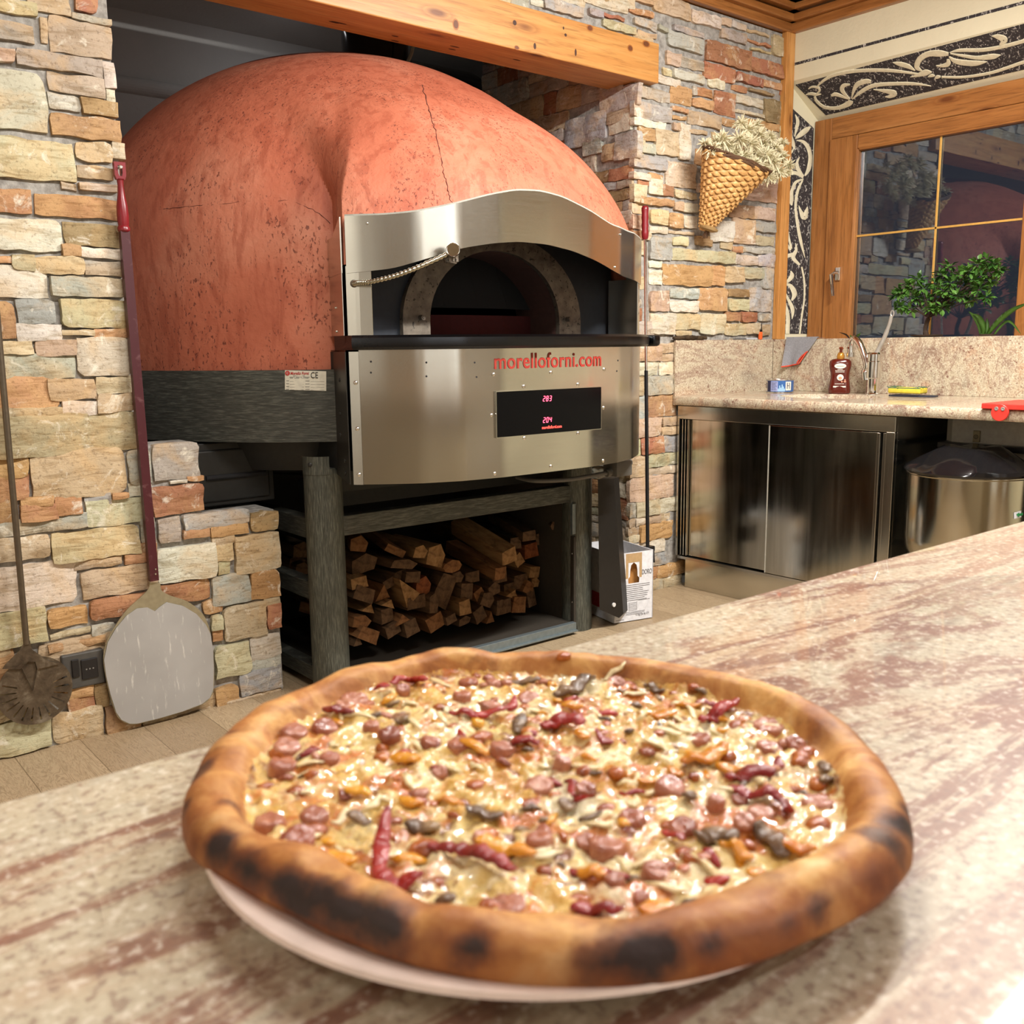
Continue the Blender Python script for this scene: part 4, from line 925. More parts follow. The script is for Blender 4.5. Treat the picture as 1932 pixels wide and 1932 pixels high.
for j in range(NR):
    for i in range(NS):
        if not keep[j, i]: continue
        for vv in sheets: bm.faces.new((vv[j][i], vv[j][(i+1) % NS], vv[j+1][(i+1) % NS], vv[j+1][i]))
        if j == NR-1: bm.faces.new((sheets[0][NR][i], sheets[0][NR][(i+1) % NS], sheets[1][NR][(i+1) % NS], sheets[1][NR][i]))
for vv in sheets: bm.faces.new([vv[0][i] for i in range(NS)])
DK = link('perforated_disc', bm, DULL, TP)
bm = newbm(); sh = [(48,1208),(56,1208),(60,1225),(92,1247),(112,1252),(70,1262),(66,1248),(52,1248),(38,1262),(4,1262),(10,1253),(36,1228)]
prism(bm, [at(x, y, 'Y', YT-.004) for x, y in sh], (0, -.003, 0)); link('socket_web', bm, DULL, DK)
bm = newbm(); tube(bm, [at(x, y, 'Y', YT-.004) for x, y in [(40,1255),(52,1247),(66,1247),(73,1253),(62,1303),(40,1258)]], .0022, 6); link('pressed_rib', bm, DULL, DK)
a, b = at(50, 1215, 'Y', YT-.003), Vector((.640, YT-.003, 1.95)); bm = newbm(); cyl(bm, a, b, .009, n=16); link('pole', bm, plain('dull_pole', srgb(112, 102, 88), .35, .8), TP, True)
bm = newbm(); cyl(bm, b, b+Vector((0, 0, .15)), .014, n=16); link('grip', bm, REDG, TP, True)
# wall socket
sk = thing('wall_socket', 'dark grey double power socket low on the stone wall between the two peels', 'socket', tuple(at(160, 1262, 'Y', 3.065)))
q0, q1 = at(114, 1236, 'Y', 3.065), at(200, 1290, 'Y', 3.065)
bm = newbm(); box(bm, q0.x, q1.x, 3.062, 3.10, q1.z+.005, q0.z-.004, .005); link('cover_plate', bm, plain('anthracite_plate', srgb(72, 70, 66), .45), sk)
BLK = plain('black_plastic', srgb(26, 26, 28), .3)
for u0, u1 in ((134, 151), (152, 186)):
    a, b = at(u0, 1246, 'Y', 3.06), at(u1, 1276, 'Y', 3.06); bm = newbm(); box(bm, a.x, b.x, 3.057, 3.066, b.z, a.z, .002); m_ = link('socket_module', bm, BLK, sk)
    if u1 > 160:
        for k in (-1, 0, 1): bm = newbm(); cyl(bm, ((a.x+b.x)/2+k*.01, 3.0565, (a.z+b.z)/2), ((a.x+b.x)/2+k*.01, 3.0575, (a.z+b.z)/2), .0025, n=8); link('pin_hole', bm, plain('pin_hole', srgb(120, 118, 112), .5), m_)

# firewood
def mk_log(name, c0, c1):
    c0 = tuple(v*.36 for v in c0[:3])+(1,); c1 = tuple(v*.48 for v in c1[:3])+(1,)  # colours scaled down to stand in for the shade under the oven
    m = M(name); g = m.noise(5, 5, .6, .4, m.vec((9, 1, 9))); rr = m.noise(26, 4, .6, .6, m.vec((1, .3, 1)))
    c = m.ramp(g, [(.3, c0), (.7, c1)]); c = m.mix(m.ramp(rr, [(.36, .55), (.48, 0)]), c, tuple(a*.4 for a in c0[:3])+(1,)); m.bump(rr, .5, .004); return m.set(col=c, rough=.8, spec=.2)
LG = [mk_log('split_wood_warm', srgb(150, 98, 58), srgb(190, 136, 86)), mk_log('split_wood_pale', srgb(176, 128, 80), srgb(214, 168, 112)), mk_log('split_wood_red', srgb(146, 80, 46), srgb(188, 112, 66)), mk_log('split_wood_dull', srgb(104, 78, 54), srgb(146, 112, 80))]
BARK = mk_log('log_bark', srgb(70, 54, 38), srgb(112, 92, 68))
LOGN = 0
def log_at(a, b, pts, wood, bark=(), seed=0, ):
    """split log from end a (near) to end b (far): pts is the cross section"""
    rnd = random.Random(seed); a = Vector(a); b = Vector(b); d = (b-a).normalized(); up = Vector((0, 0, 1)); u = d.cross(up).normalized(); w = u.cross(d)
    bm = newbm(); rings = []; NSG = 7
    dense = []
    for i in range(len(pts)):
        p, q = Vector(pts[i]+(0,)), Vector(pts[(i+1) % len(pts)]+(0,))
        for k in range(3): dense.append((p.lerp(q, k/3), i))
    for s_ in range(NSG+1):
        t = s_/NSG; c_ = a.lerp(b, t); row = []
        for (p, i) in dense:
            j = .0035*noise.noise((p.x*60, p.y*60, t*5+seed)); k = 1+j*6
            row.append(bm.verts.new(c_+u*p.x*k+w*p.y*k+d*.004*noise.noise((p.x*90, p.y*90, seed)) if s_ in (0, NSG) else c_+u*p.x*k+w*p.y*k))
        rings.append(row)
    n = len(dense)
    for A, B in zip(rings, rings[1:]):
        for i in range(n): bm.faces.new((A[i], A[(i+1) % n], B[(i+1) % n], B[i])).material_index = 1 if dense[i][1] in bark else 0
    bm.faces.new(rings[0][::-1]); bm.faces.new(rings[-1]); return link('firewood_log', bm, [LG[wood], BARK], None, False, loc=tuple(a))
def kcv(x, y): return 640+x/4.025, 900+y/4.025
# big, well visible logs first: (end px, size px, wood, shape, far direction, label)
def sect(kind, w, h, rot, rnd):
    if kind == 'q': p = [(-1, -1), (1, -1), (.92, .95), (-.95, .9)]
    elif kind == 't': p = [(-1, -.9), (1, -.8), (.15, 1)]
    elif kind == 'p': p = [(-1, -.8), (.6, -1), (1, .1), (.3, 1), (-.8, .7)]
    else: p = [(math.cos(t), math.sin(t)) for t in np.linspace(0, 2*PI, 9)[:-1]]
    out = []
    for x, y in p:
        x = x*w/2*rnd.uniform(.9, 1.08); y = y*h/2*rnd.uniform(.9, 1.08); out.append((x*math.cos(rot)-y*math.sin(rot), x*math.sin(rot)+y*math.cos(rot)))
    return out
SPEC = [  # x, y, w, h (zoomed px) , shape, rotation, wood, label
(155,800,120,80,'q',-5,1,'pale squared log end beside the left leg, upper left of the pile'),(190,890,150,100,'q',25,3,'dull brown split log left in the pile'),(225,1000,110,60,'t',20,1,'pale wedge log end low left near the leg'),
(170,1100,150,90,'p',10,0,'brown log end on the bottom left by the leg'),(230,1200,170,90,'q',28,0,'long split log lying lowest and nearest at the bottom left'),(410,1160,110,80,'q',-20,3,'grey brown block end in the bottom row, second from the left'),
(550,1140,110,110,'q',-15,3,'dark upright split log in the bottom row'),(365,1050,100,100,'q',-5,3,'dark square log end above the bottom row'),(480,1080,110,70,'t',-10,0,'small brown wedge log above the bottom row'),
(730,1100,140,110,'q',-20,0,'large brown log end in the middle of the bottom row'),(380,960,110,60,'t',25,1,'thin pale wedge log in the left half'),(330,880,130,110,'t',0,0,'triangular log end left of centre'),
(510,870,140,210,'t',-35,1,'tall pale wedge log left of centre'),(640,830,130,130,'p',0,2,'reddish orange block end left of centre'),(590,950,160,90,'q',0,3,'dark log behind the tall wedge'),
(800,860,140,240,'q',30,3,'wide dull slab log in the centre of the pile'),(955,990,100,110,'q',-5,1,'pale square log end right of the slab'),(955,1090,120,60,'p',-8,3,'flat dark log under the pale square end'),
(850,1080,90,60,'q',-15,3,'small dark log in the bottom row'),(1070,1040,110,110,'q',-25,3,'dark diamond log end low in the middle'),(1150,1070,80,90,'t',0,0,'small wedge log at the right of the bottom row'),
(970,870,110,130,'q',5,3,'dark log right of centre'),(1070,900,90,110,'q',-30,0,'split log with a pale edge right of centre'),(1130,930,120,120,'p',20,3,'dark log right of centre, lower'),
(1320,890,120,70,'t',20,1,'pale wedge end right of centre'),(1370,970,130,120,'q',10,0,'brown square log at the lower right'),(1270,980,90,110,'q',0,3,'dark log at the lower right'),(1220,990,60,110,'q',3,3,'narrow dark log at the lower right'),
(1460,920,90,130,'q',-10,3,'dark upright log at the right end of the pile'),(1440,840,100,100,'q',30,0,'brown log end by the right wall of the bay'),(1490,800,80,80,'p',0,1,'small pale end at the right edge of the pile'),
(1485,720,120,90,'q',10,1,'pale square end at the right edge below the red block'),(1380,790,150,120,'q',0,3,'dark log right of centre, upper'),(1465,555,150,120,'q',-3,2,'reddish square block end high at the right'),
(1365,630,90,90,'q',-30,1,'small yellow block end under the long split log'),(1010,760,140,80,'q',0,3,'dark log above centre'),(900,760,120,90,'p',5,3,'dark log end above centre, left'),
(620,570,120,90,'p',5,1,'round pale log end high on the left half'),(740,600,170,160,'p',10,1,'large pale knotty log end high in the middle'),(860,680,170,90,'o',0,0,'oval orange brown log end beneath the knotty one'),
(500,660,230,70,'p',10,3,'bark covered log lying across the upper left'),(190,660,220,130,'p',-10,3,'rough bark covered log at the upper left'),(480,750,150,90,'p',0,3,'dark log under the bark covered one'),
(390,800,110,70,'q',-20,3,'dark stub left of centre'),(720,960,90,150,'p',0,3,'dark rough log left of the slab'),(1180,850,120,90,'p',-20,3,'dark log deep in the pile'),(140,1240,60,80,'t',0,3,'stub at the bottom left corner of the pile'),
(1290,840,110,70,'q',0,3,'dark log deep at the right'),(560,760,120,80,'q',10,3,'dark log above the tall wedge'),(1220,760,150,90,'q',0,3,'shadowed log under the leaning one')]
mpp = 1/(4.025*465)
for i, (x, y, w, h, kd, rot, wd, lb) in enumerate(SPEC):
    rnd = random.Random(i*7+1); yy = 2.99+.12*max(0, (1100-y)/1100)+rnd.uniform(0, .05)+max(0, (x-900)/600)*.06
    a = at(*kcv(x, y), 'Y', yy); a.x = max(1.655+w*mpp/2, min(2.70-w*mpp*.55, a.x)); a.z = max(.05+h*mpp*.5, a.z)
    dirv = Vector((rnd.uniform(-.12, .06), 1, rnd.uniform(-.02, .04))); L = rnd.uniform(.30, .36)
    b = a+dirv.normalized()*L
    o = log_at(a, b, sect(kd, w*mpp*1.06, h*mpp*1.06, R(-rot), rnd), wd, (0,) if kd in 'tp' or wd == 3 else (), i)
    tag(o, lb, 'log', 'split firewood under the oven')
def slant(p0, p1, y0, y1, w, h, wd, lb, kd='q', bark=(), seed=99, rot=0):
    a = at(*kcv(*p0), 'Y', y0); b = at(*kcv(*p1), 'Y', y1); rnd = random.Random(seed)
    tag(log_at(a, b, sect(kd, w, h, R(rot), rnd), wd, bark, seed), lb, 'log', 'split firewood under the oven')
slant((1290,600), (900,360), 3.02, 3.38, .075, .07, 1, 'long pale split log lying diagonally on top of the pile', 'q', (), 101, 15)
slant((1225,730), (850,520), 3.02, 3.36, .06, .055, 0, 'dark diagonal log with a pale cut end below the long split one', 'q', (0, 1), 102)
slant((1650,370), (1480,250), 3.02, 3.30, .055, .05, 3, 'round bark covered log at the top right of the pile', 'o', tuple(range(8)), 103)
slant((1445,445), (1180,290), 3.05, 3.40, .06, .045, 3, 'dark bark covered log slanting at the upper right', 'q', (0, 1, 2), 104)
slant((1340,500), (1120,400), 3.10, 3.42, .05, .05, 3, 'shadowed log behind the long pale split one', 'q', (1, 2), 105)
slant((430,560), (230,420), 3.08, 3.38, .085, .03, 0, 'flat split board lying on top at the upper left', 'q', (), 106, -28)
slant((150,510), (100,440), 3.10, 3.40, .07, .06, 0, 'brown log at the upper left corner by the leg', 'p', (1,), 107)
slant((1530,470), (1400,380), 3.12, 3.40, .05, .06, 3, 'dark log under the round bark covered one', 'p', (0, 1), 108)
# filler logs behind so the pile has depth (seen between the others and from the side)
rnd = random.Random(5)
for i in range(22):
    x = 1.70+rnd.random()*.85; z = .09+rnd.random()*.30
    a = Vector((x, 3.40, z)); b = a+Vector((rnd.uniform(-.02, .02), .31, 0)); s_ = rnd.uniform(.05, .075)
    if x+s_ > 2.66: continue
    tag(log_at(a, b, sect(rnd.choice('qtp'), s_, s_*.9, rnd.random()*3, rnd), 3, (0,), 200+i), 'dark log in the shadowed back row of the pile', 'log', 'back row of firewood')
# wood visible behind the left leg, above the rails
for i, (x, y, w, h) in enumerate([(556,1040,.075,.06),(548,1062,.07,.05),(560,1075,.06,.05)]):
    a = at(x, y, 'X', 1.615+.0*i); b = a+Vector((.02, .32, 0)); a.y = max(a.y, 3.12); b.y = a.y+.32
    rnd = random.Random(60+i); tag(log_at(a+Vector((w*.4, 0, 0)), b+Vector((w*.4, 0, 0)), sect('p', w, h, 0, rnd), 3, (0, 3), 300+i), 'bark covered log seen through the left side of the stand', 'log', 'logs seen through the side')

# dark oven door leaning by the right leg
bm = newbm()
prism(bm, [at(x, y, 'Y', 2.83) for x, y in ((1128, 905), (1158, 903), (1176, 1158), (1168, 1166), (1131, 1150))], (.06, .03, 0))
DO = thing('leaning_board', 'black metal board leaning upright beside the right leg of the oven', 'board', (2.95, 2.85, .03)); link('board_panel', bm, plain('blackened_board', srgb(36, 34, 32), .4, .3), DO)
bm = newbm(); p = at(1158, 1141, 'Y', 2.828); cyl(bm, p+Vector((0, .004, 0)), p-Vector((0, .004, 0)), .009, n=14); link('round_hole', bm, plain('white_spot', srgb(210, 210, 206), .6), DO)

# cardboard box
CB = thing('cardboard_box', 'open white printed cardboard box on the floor right of the oven', 'box', (3.04, 2.93, 0))
WC = plain('white_card', srgb(216, 218, 222), .7); BC = plain('brown_card', srgb(160, 124, 84), .85)
F0 = at(1158, 1178, 'Z', 0); F1 = at(1231, 1166, 'Z', 0); ux = (F1-F0); ux.z = 0; bw = ux.length; ux.normalize(); F0 = F0-ux*.0; uy = Vector((-ux.y, ux.x, 0))
BH = (at(1240, 1038, 'Y', F1.y).z+.002)
bm = newbm(); c = [F0, F0+ux*bw, F0+ux*bw+uy*.28, F0+uy*.28]; lift = Vector((0, 0, .004))
for i in range(4):
    a, b = c[i]+lift, c[(i+1) % 4]+lift; inn_ = ((c[0]+c[2])/2-(a+b)/2).normalized()*.004
    ft = [a, b, b+Vector((0, 0, BH)), a+Vector((0, 0, BH))]
    if i == 0:   # hand hole in the front
        hx, hz, hw_, hh = bw*.50, BH*.70, .028, .046
        hole = [(hx+hw_*u, hz+hh*v) for u, v in [(-1,-1),(1,-1),(1.05,-.55),(.72,-.35),(.66,.3),(.5,.75),(0,1),(-.5,.75),(-.66,.3),(-.72,-.35),(-1.05,-.55)]]
        P = lambda u, z: a+ux*u+Vector((0, 0, z))
        outer = [(0, 0), (bw, 0), (bw, hz), (bw, BH), (hx, BH), (0, BH), (0, hz)]
        hv = [bm.verts.new(P(*q_)) for q_ in hole]; ov = [bm.verts.new(P(*q_)) for q_ in outer]
        bm.faces.new([ov[0], ov[1], ov[2], hv[2], hv[1], hv[0], hv[10], ov[6]]); bm.faces.new([ov[2], ov[3], ov[4], hv[6], hv[5], hv[4], hv[3], hv[2]]); bm.faces.new([ov[4], ov[5], ov[6], hv[10], hv[9], hv[8], hv[7], hv[6]])
    else: prism(bm, ft, inn_)
box_o = link('carton', bm, WC, CB)
bm = newbm(); prism(bm, [c[0]+lift*1.5+ux*.004+uy*.004, c[1]+lift*1.5-ux*.004+uy*.004, c[2]+lift*1.5-ux*.004-uy*.004, c[3]+lift*1.5+ux*.004-uy*.004], (0, 0, .02)); link('brown_inner', bm, BC, CB)
bm = newbm(); prism(bm, [c[0]+ux*.01+uy*.03+Vector((0, 0, BH*.4)), c[1]-ux*.01+uy*.03+Vector((0, 0, BH*.4)), c[1]-ux*.01+uy*.03+Vector((0, 0, BH*.97)), c[0]+ux*.01+uy*.03+Vector((0, 0, BH*.97))], uy*.004); link('brown_inner', bm, plain('brown_inner_card', srgb(196, 140, 76), .8), CB)
fr = lambda u, z, o=.0008: F0+ux*u-uy*o+Vector((0, 0, z+.004))
# cork-brown printed patch around the hand hole
bm = newbm(); z0, z1 = BH*.56, BH*.985
def ringp(u0, u1, za, zb): bm.faces.new([bm.verts.new(fr(*q_)) for q_ in ((u0, za), (u1, za), (u1, zb), (u0, zb))])
ringp(bw*.50-.042, bw*.50-.029, z0+.02, z1); ringp(bw*.50+.029, bw*.50+.042, z0+.02, z1); ringp(bw*.50-.029, bw*.50+.029, hz+hh*1.02, z1); link('cork_print', bm, plain('cork_print', srgb(176, 146, 104), .8), box_o)
GI = plain('grey_print', srgb(96, 94, 96), .8)
def ptext(s, u0, u1, z, h, mat=GI, b=0.): link('lettering', textmesh(s, u1-u0, h, fr(u0, z, .0012), ux, (0, 0, 1), .0003, b), mat, box_o)
ptext('OR', bw*.16, bw*.29, BH*.655, .022); ptext('DORO', bw*.71, bw*.965, BH*.66, .022)
ptext('12 kg (26 lb) CT', bw*.56, bw*.90, BH*.055, .012);
bm = newbm()
rnd = random.Random(2)
for k in range(9):
    z = BH*(.52-.028*k); ringp(bw*.10, bw*rnd.uniform(.72, .92), z, z+.0022)
for k in range(6):
    z = BH*(.26-.022*k); ringp(bw*.38, bw*.58, z, z+.0014)
ringp(bw*.375, bw*.38, BH*.15, BH*.275); ringp(bw*.58, bw*.585, BH*.15, BH*.275)
for k in range(3): ringp(bw*.3, bw*rnd.uniform(.7, .85), BH*(.125-.018*k), BH*(.125-.018*k)+.0016)
ringp(bw*.62, bw*.92, BH*.285, BH*.285+.0016); ringp(bw*.05, bw*.25, BH*.03, BH*.03+.002); link('printed_lines', bm, GI, box_o)
bm = newbm(); sd = lambda v, z: F0-ux*.001+uy*v+Vector((0, 0, z)); prism(bm, [sd(.0, .05), sd(.20, .05), sd(.20, .115), sd(.0, .115)], -ux*.001); link('red_band', bm, plain('red_print', srgb(176, 40, 44), .7), box_o)
# oven brush
BRX = thing('oven_brush', 'long chrome oven brush with a wavy dark red grip standing in the white box', 'brush', (3.25, 3.0, .25))
pt, pb_ = at(1217, 452, 'Y', 3.10), at(1222, 1032, 'Y', 3.0)
pm = pt.lerp(pb_, .42)
bm = newbm(); cyl(bm, pt, pm, .0065, n=14); link('chrome_rod', bm, CHROME, BRX, True)
bm = newbm(); cyl(bm, pm, pb_, .0085, n=14); link('shaded_rod', bm, BLK, BRX, True)  # lower part of the chrome rod made black for the shadow on it
p2 = at(1217, 388, 'Y', 3.105); ax = p2-pt; L = ax.length
bm = newbm(); lathe(bm, [(.011, 0), (.015, .01), (.0165, .03), (.0145, .045), (.0165, .062), (.0145, .078), (.0165, .095), (.015, .112), (.0165, .13), (.0165, L-.01), (.012, L-.002), (.004, L)], pt, ax, 20); link('grip', bm, REDG, BRX, True)
bm = newbm(); box(bm, pb_.x-.045, pb_.x+.03, pb_.y-.02, pb_.y+.02, pb_.z-.02, pb_.z+.004, .004)
rnd = random.Random(4)
for k in range(140):
    x = pb_.x-.045+.075*rnd.random(); y = pb_.y-.02+.04*rnd.random(); tube(bm, [(x, y, pb_.z-.018), (x+rnd.uniform(-.008, .008), y, pb_.z-.075)], .0012, 4)
for k in range(24): x = pb_.x-.06+.06*rnd.random(); tube(bm, [(x, pb_.y, pb_.z-.01), (x-rnd.uniform(.01, .03), pb_.y-.01, pb_.z+rnd.uniform(-.005, .008))], .0012, 4)
link('bristle_head', bm, BLK, BRX)
# ================================================================== SINK UNIT
CF = 3.62; WT = .955
SU = thing('sink_worktop', 'speckled beige granite worktop with an oval sink hollow and tall splashback', 'worktop', (4.0, 2.0, .91))
bm = newbm(); ex, ey, ea, eb = 4.02, 2.56, .20, .24; Y0, Y1, X0_, X1_ = .8, 3.145, 3.60, 4.395
NE = 48; el = [(ex+ea*math.cos(t), ey+eb*math.sin(t)) for t in [2*PI*i/NE for i in range(NE)]]
def sq(t):
    c, s = math.cos(t), math.sin(t); k = 1e9
    if c > 0: k = min(k, (X1_-ex)/c)
    if c < 0: k = min(k, (X0_+.012-ex)/c)
    if s > 0: k = min(k, (Y1-ey)/s)
    if s < 0: k = min(k, (Y0-ey)/s)
    return ex+c*k, ey+s*k
ths = sorted([2*PI*i/NE for i in range(NE)]+[math.atan2(y-ey, x-ex) % (2*PI) for x in (X0_+.012, X1_) for y in (Y0, Y1)])
T = [[bm.verts.new((ex+ea*math.cos(t), ey+eb*math.sin(t), WT)), bm.verts.new((*sq(t), WT))] for t in ths]
for i in range(len(T)): bm.faces.new((T[i][0], T[(i+1) % len(T)][0], T[(i+1) % len(T)][1], T[i][1]))
sec = [(X0_+.012, WT), (X0_+.004, WT-.003), (X0_, WT-.010), (X0_, WT-.034), (X0_+.005, WT-.043), (X0_+.02, WT-.045), (X1_, WT-.045)]
sv = [[bm.verts.new((x, y, z)) for x, z in sec] for y in (Y0, Y1)]
for k in range(len(sec)-1): bm.faces.new((sv[0][k], sv[1][k], sv[1][k+1], sv[0][k+1]))
bm.faces.new(sv[0]+[bm.verts.new((X1_, Y0, WT))]); bm.faces.new((sv[1]+[bm.verts.new((X1_, Y1, WT))])[::-1])
link('worktop_slab', bm, GRANITE2, SU, True)
bm = newbm(); lathe(bm, [(1.0, WT), (.97, WT-.006), (.93, WT-.03), (.80, WT-.11), (.4, WT-.135), (0.02, WT-.14)], (ex, ey, 0), None, 48, cap=False, sx=ea, sy=eb); link('sink_bowl', bm, GRANITE2, SU, True)
bm = newbm(); lathe(bm, [(.03, WT-.138), (.028, WT-.134), (0, WT-.134)], (ex, ey, 0), None, 24, cap=False); link('drain', bm, CHROME, SU)
bm = newbm(); box(bm, 4.38, 4.41, .8, 3.145, WT, 1.222, .002); box(bm, 4.409, 4.66, .8, 3.145, 1.192, 1.222, .0); link('splashback', bm, GRANITE2, SU)
bm = newbm(); box(bm, 3.604, 4.38, 3.145, 3.158, WT-.045, 1.222, .002); link('splashback', bm, GRANITE2, SU)
CAB = thing('steel_cabinet', 'stainless steel cabinet with two sliding doors under the granite worktop', 'cabinet', (3.9, 2.6, 0))
bm = newbm()
box(bm, CF, CF+.02, 2.007, 3.140, .845, .908, .002); box(bm, CF, CF+.02, 3.128, 3.140, .165, .845, .002); box(bm, CF, CF+.02, 2.007, 2.045, .165, .845, .002)
box(bm, CF+.02, 4.30, 3.13, 3.140, .165, .908); box(bm, CF+.02, 4.30, 2.007, 2.02, .165, .908); box(bm, CF+.005, 4.3, 2.02, 3.13, .150, .163); box(bm, 4.29, 4.30, 2.02, 3.13, .165, .908)
link('carcass', bm, STEELV, CAB)
def mk_door():
    m = M('cabinet_door_steel'); a = m.noise(3.2, 3, .5, .5, m.vec((1, 4, .35))); b = m.noise(3, 2, .5, 0, m.vec((90, 90, 1)))
    return m.set(col=m.ramp(a, [(.3, srgb(150, 146, 134)), (.7, srgb(206, 202, 190))]), rough=m.math('ADD', m.math('MULTIPLY', a, .25), m.math('MULTIPLY', b, .08)), metal=1)  # upright streaks in the tint imitate soft reflections on the doors
DST = mk_door()
bm = newbm(); box(bm, CF+.022, CF+.034, 2.605, 3.072, .170, .842, .001); link('door', bm, DST, CAB)
bm = newbm(); box(bm, CF+.006, CF+.018, 2.075, 2.609, .166, .840, .001); D2 = link('door', bm, DST, CAB)
bm = newbm(); box(bm, CF-.004, CF+.018, 2.068, 2.082, .166, .840, .002); link('door_lip', bm, STEELV, D2)
for y in (3.075, 3.092, 3.110):
    bm = newbm(); box(bm, CF+.006, CF+.022, y, y+.006, .17, .842, .001); link('door_track', bm, STEELV, CAB)
bm = newbm(); box(bm, CF+.008, CF+.02, 2.048, 2.062, .17, .84, .001); link('door_track', bm, STEELV, CAB)
bm = newbm(); box(bm, CF+.003, CF+.007, 2.606, 2.6095, .166, .840); link('edge_glint', bm, plain('glint_paint', srgb(190, 188, 178), .4, .4), D2)  # pale strip painted as the light caught along the door's edge
bm = newbm(); box(bm, CF+.04, CF+.05, 2.01, 3.11, 0, .150, .002); link('plinth', bm, STEEL, CAB)
# the dark place for the mixer
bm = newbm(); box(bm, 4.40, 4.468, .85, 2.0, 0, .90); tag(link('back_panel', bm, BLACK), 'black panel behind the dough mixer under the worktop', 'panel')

# dough mixer
MX = thing('dough_mixer', 'steel dough mixer with a black plastic cover under the right end of the worktop', 'mixer', (3.71, 1.743, 0))
bc = Vector((3.711, 1.743, 0)); BR = .223
BOWL = mk_steel('mixer_bowl_steel', srgb(190, 186, 172), .14, 'X', .8)
bm = newbm(); lathe(bm, [(.10, .35), (.17, .355), (.205, .37), (BR-.004, .41), (BR, .45), (BR, .695), (BR+.006, .700), (BR+.006, .707), (BR-.004, .709), (BR-.01, .70), (BR-.01, .43), (.1, .38)], bc, None, 64, cap=False); link('bowl', bm, BOWL, MX, True)
BLG = plain('black_glossy_cover', srgb(18, 18, 20), .12)
bm = newbm(); lathe(bm, [(BR+.010, .704), (BR+.014, .713), (BR+.010, .725), (.19, .752), (.13, .785), (.10, .80), (0, .80)], bc, None, 56, cap=False)
for v in bm.verts:
    if v.co.z > .72: v.co.z += .012*noise.noise((v.co.x*14, v.co.y*14, 3)); v.co.x += .006*noise.noise((v.co.x*20, v.co.y*20, 9))
link('cover', bm, BLG, MX, True)
bm = newbm(); box(bm, 3.82, 4.25, 1.52, 1.935, .775, .80, .004); link('cover_collar', bm, BLK, MX)
MG = plain('mixer_grey', srgb(158, 155, 144), .5)
bm = newbm(); prism(bm, [(3.86, 1.48, .80), (4.22, 1.48, .80), (4.22, 1.93, .80), (3.89, 1.93, .80), (3.86, 1.895, .80)], (0, 0, .09)); HD = link('head', bm, MG, MX)
lp_ = at(1843, 822, 'X', 3.857); bm = newbm(); box(bm, 3.851, 3.861, lp_.y-.013, lp_.y+.013, lp_.z-.026, lp_.z+.020, .002); SWP = link('switch_plate', bm, plain('brass_plate', srgb(128, 118, 90), .4, .5), HD)
bm = newbm(); tube(bm, [(3.850, lp_.y+.008*math.cos(t), lp_.z-.004+.008*math.sin(t)) for t in np.linspace(0, 2*PI, 17)], .0011, 5); tube(bm, [(3.850, lp_.y, lp_.z-.009), (3.850, lp_.y, lp_.z+.001)], .0011, 5); link('printed_ring', bm, INK, SWP)
bm = newbm(); box(bm, 3.58, 3.96, 1.58, 1.91, .03, .345, .01); box(bm, 3.95, 4.22, 1.55, 1.93, .03, .78, .01); link('base', bm, MG, MX)
for x, y in ((3.62, 1.64), (3.62, 1.87), (4.18, 1.60), (4.18, 1.88)): bm = newbm(); cyl(bm, (x, y, 0), (x, y, .035), .018, n=16); link('foot', bm, BLK, MX)
# sticker with a green arrow on the bowl
def bowlp(px, py, off):
    d = ray(px, py); t = 2.5
    while t < 6:
        p = EYE+d*t
        if math.hypot(p.x-bc.x, p.y-bc.y) < BR+off: return p
        t += .0005
bm = newbm(); q = [bowlp(*p, .0015) for p in ((1913, 967), (1913, 979), (1925, 976), (1945, 972), (1945, 960), (1925, 964))]
bm.faces.new([bm.verts.new(q[i]) for i in (0, 1, 2, 5)]); bm.faces.new([bm.verts.new(q[i]) for i in (5, 2, 3, 4)]); ST = link('sticker', bm, WC, MX)
bm = newbm(); bm.faces.new([bm.verts.new(bowlp(*p, .003)) for p in ((1917, 971.5), (1923, 966.5), (1923, 969), (1944, 964), (1944, 970), (1923, 973.5), (1923, 976))]); link('arrow_print', bm, plain('green_print', srgb(30, 130, 70), .6), ST)

# red cutting board
RB_ = plain('red_polyethylene', srgb(226, 58, 48), .42)
CBD = thing('cutting_board', 'bright red plastic chopping board overhanging the front edge of the worktop', 'board', (3.75, 1.5, WT))
bx = 3.588; yl = at(1851, 770, 'X', bx).y
bm = newbm(); box(bm, bx, 3.89, yl-.42, yl, WT+.001, WT+.021, .003); link('board', bm, RB_, CBD)
tb = at(1887, 777, 'X', bx-.006); bm = newbm(); lathe(bm, [(.0, 0), (.029, 0), (.0305, .0015), (.0305, .0105), (.029, .012), (0, .012)], (bx-.012, tb.y, WT-.010), (1, 0, 0), 32, cap=False); TBX = link('hook_tab', bm, RB_, CBD)
for k in (-1, 1): bm = newbm(); lathe(bm, [(.0075, 0), (.0068, .002), (.0045, .0024), (0, .0012)], (bx-.012, tb.y+k*.0115, WT+.004), (-1, 0, 0), 16, cap=False); link('screw', bm, plain('grey_screw', srgb(150, 146, 140), .4, .2), TBX)

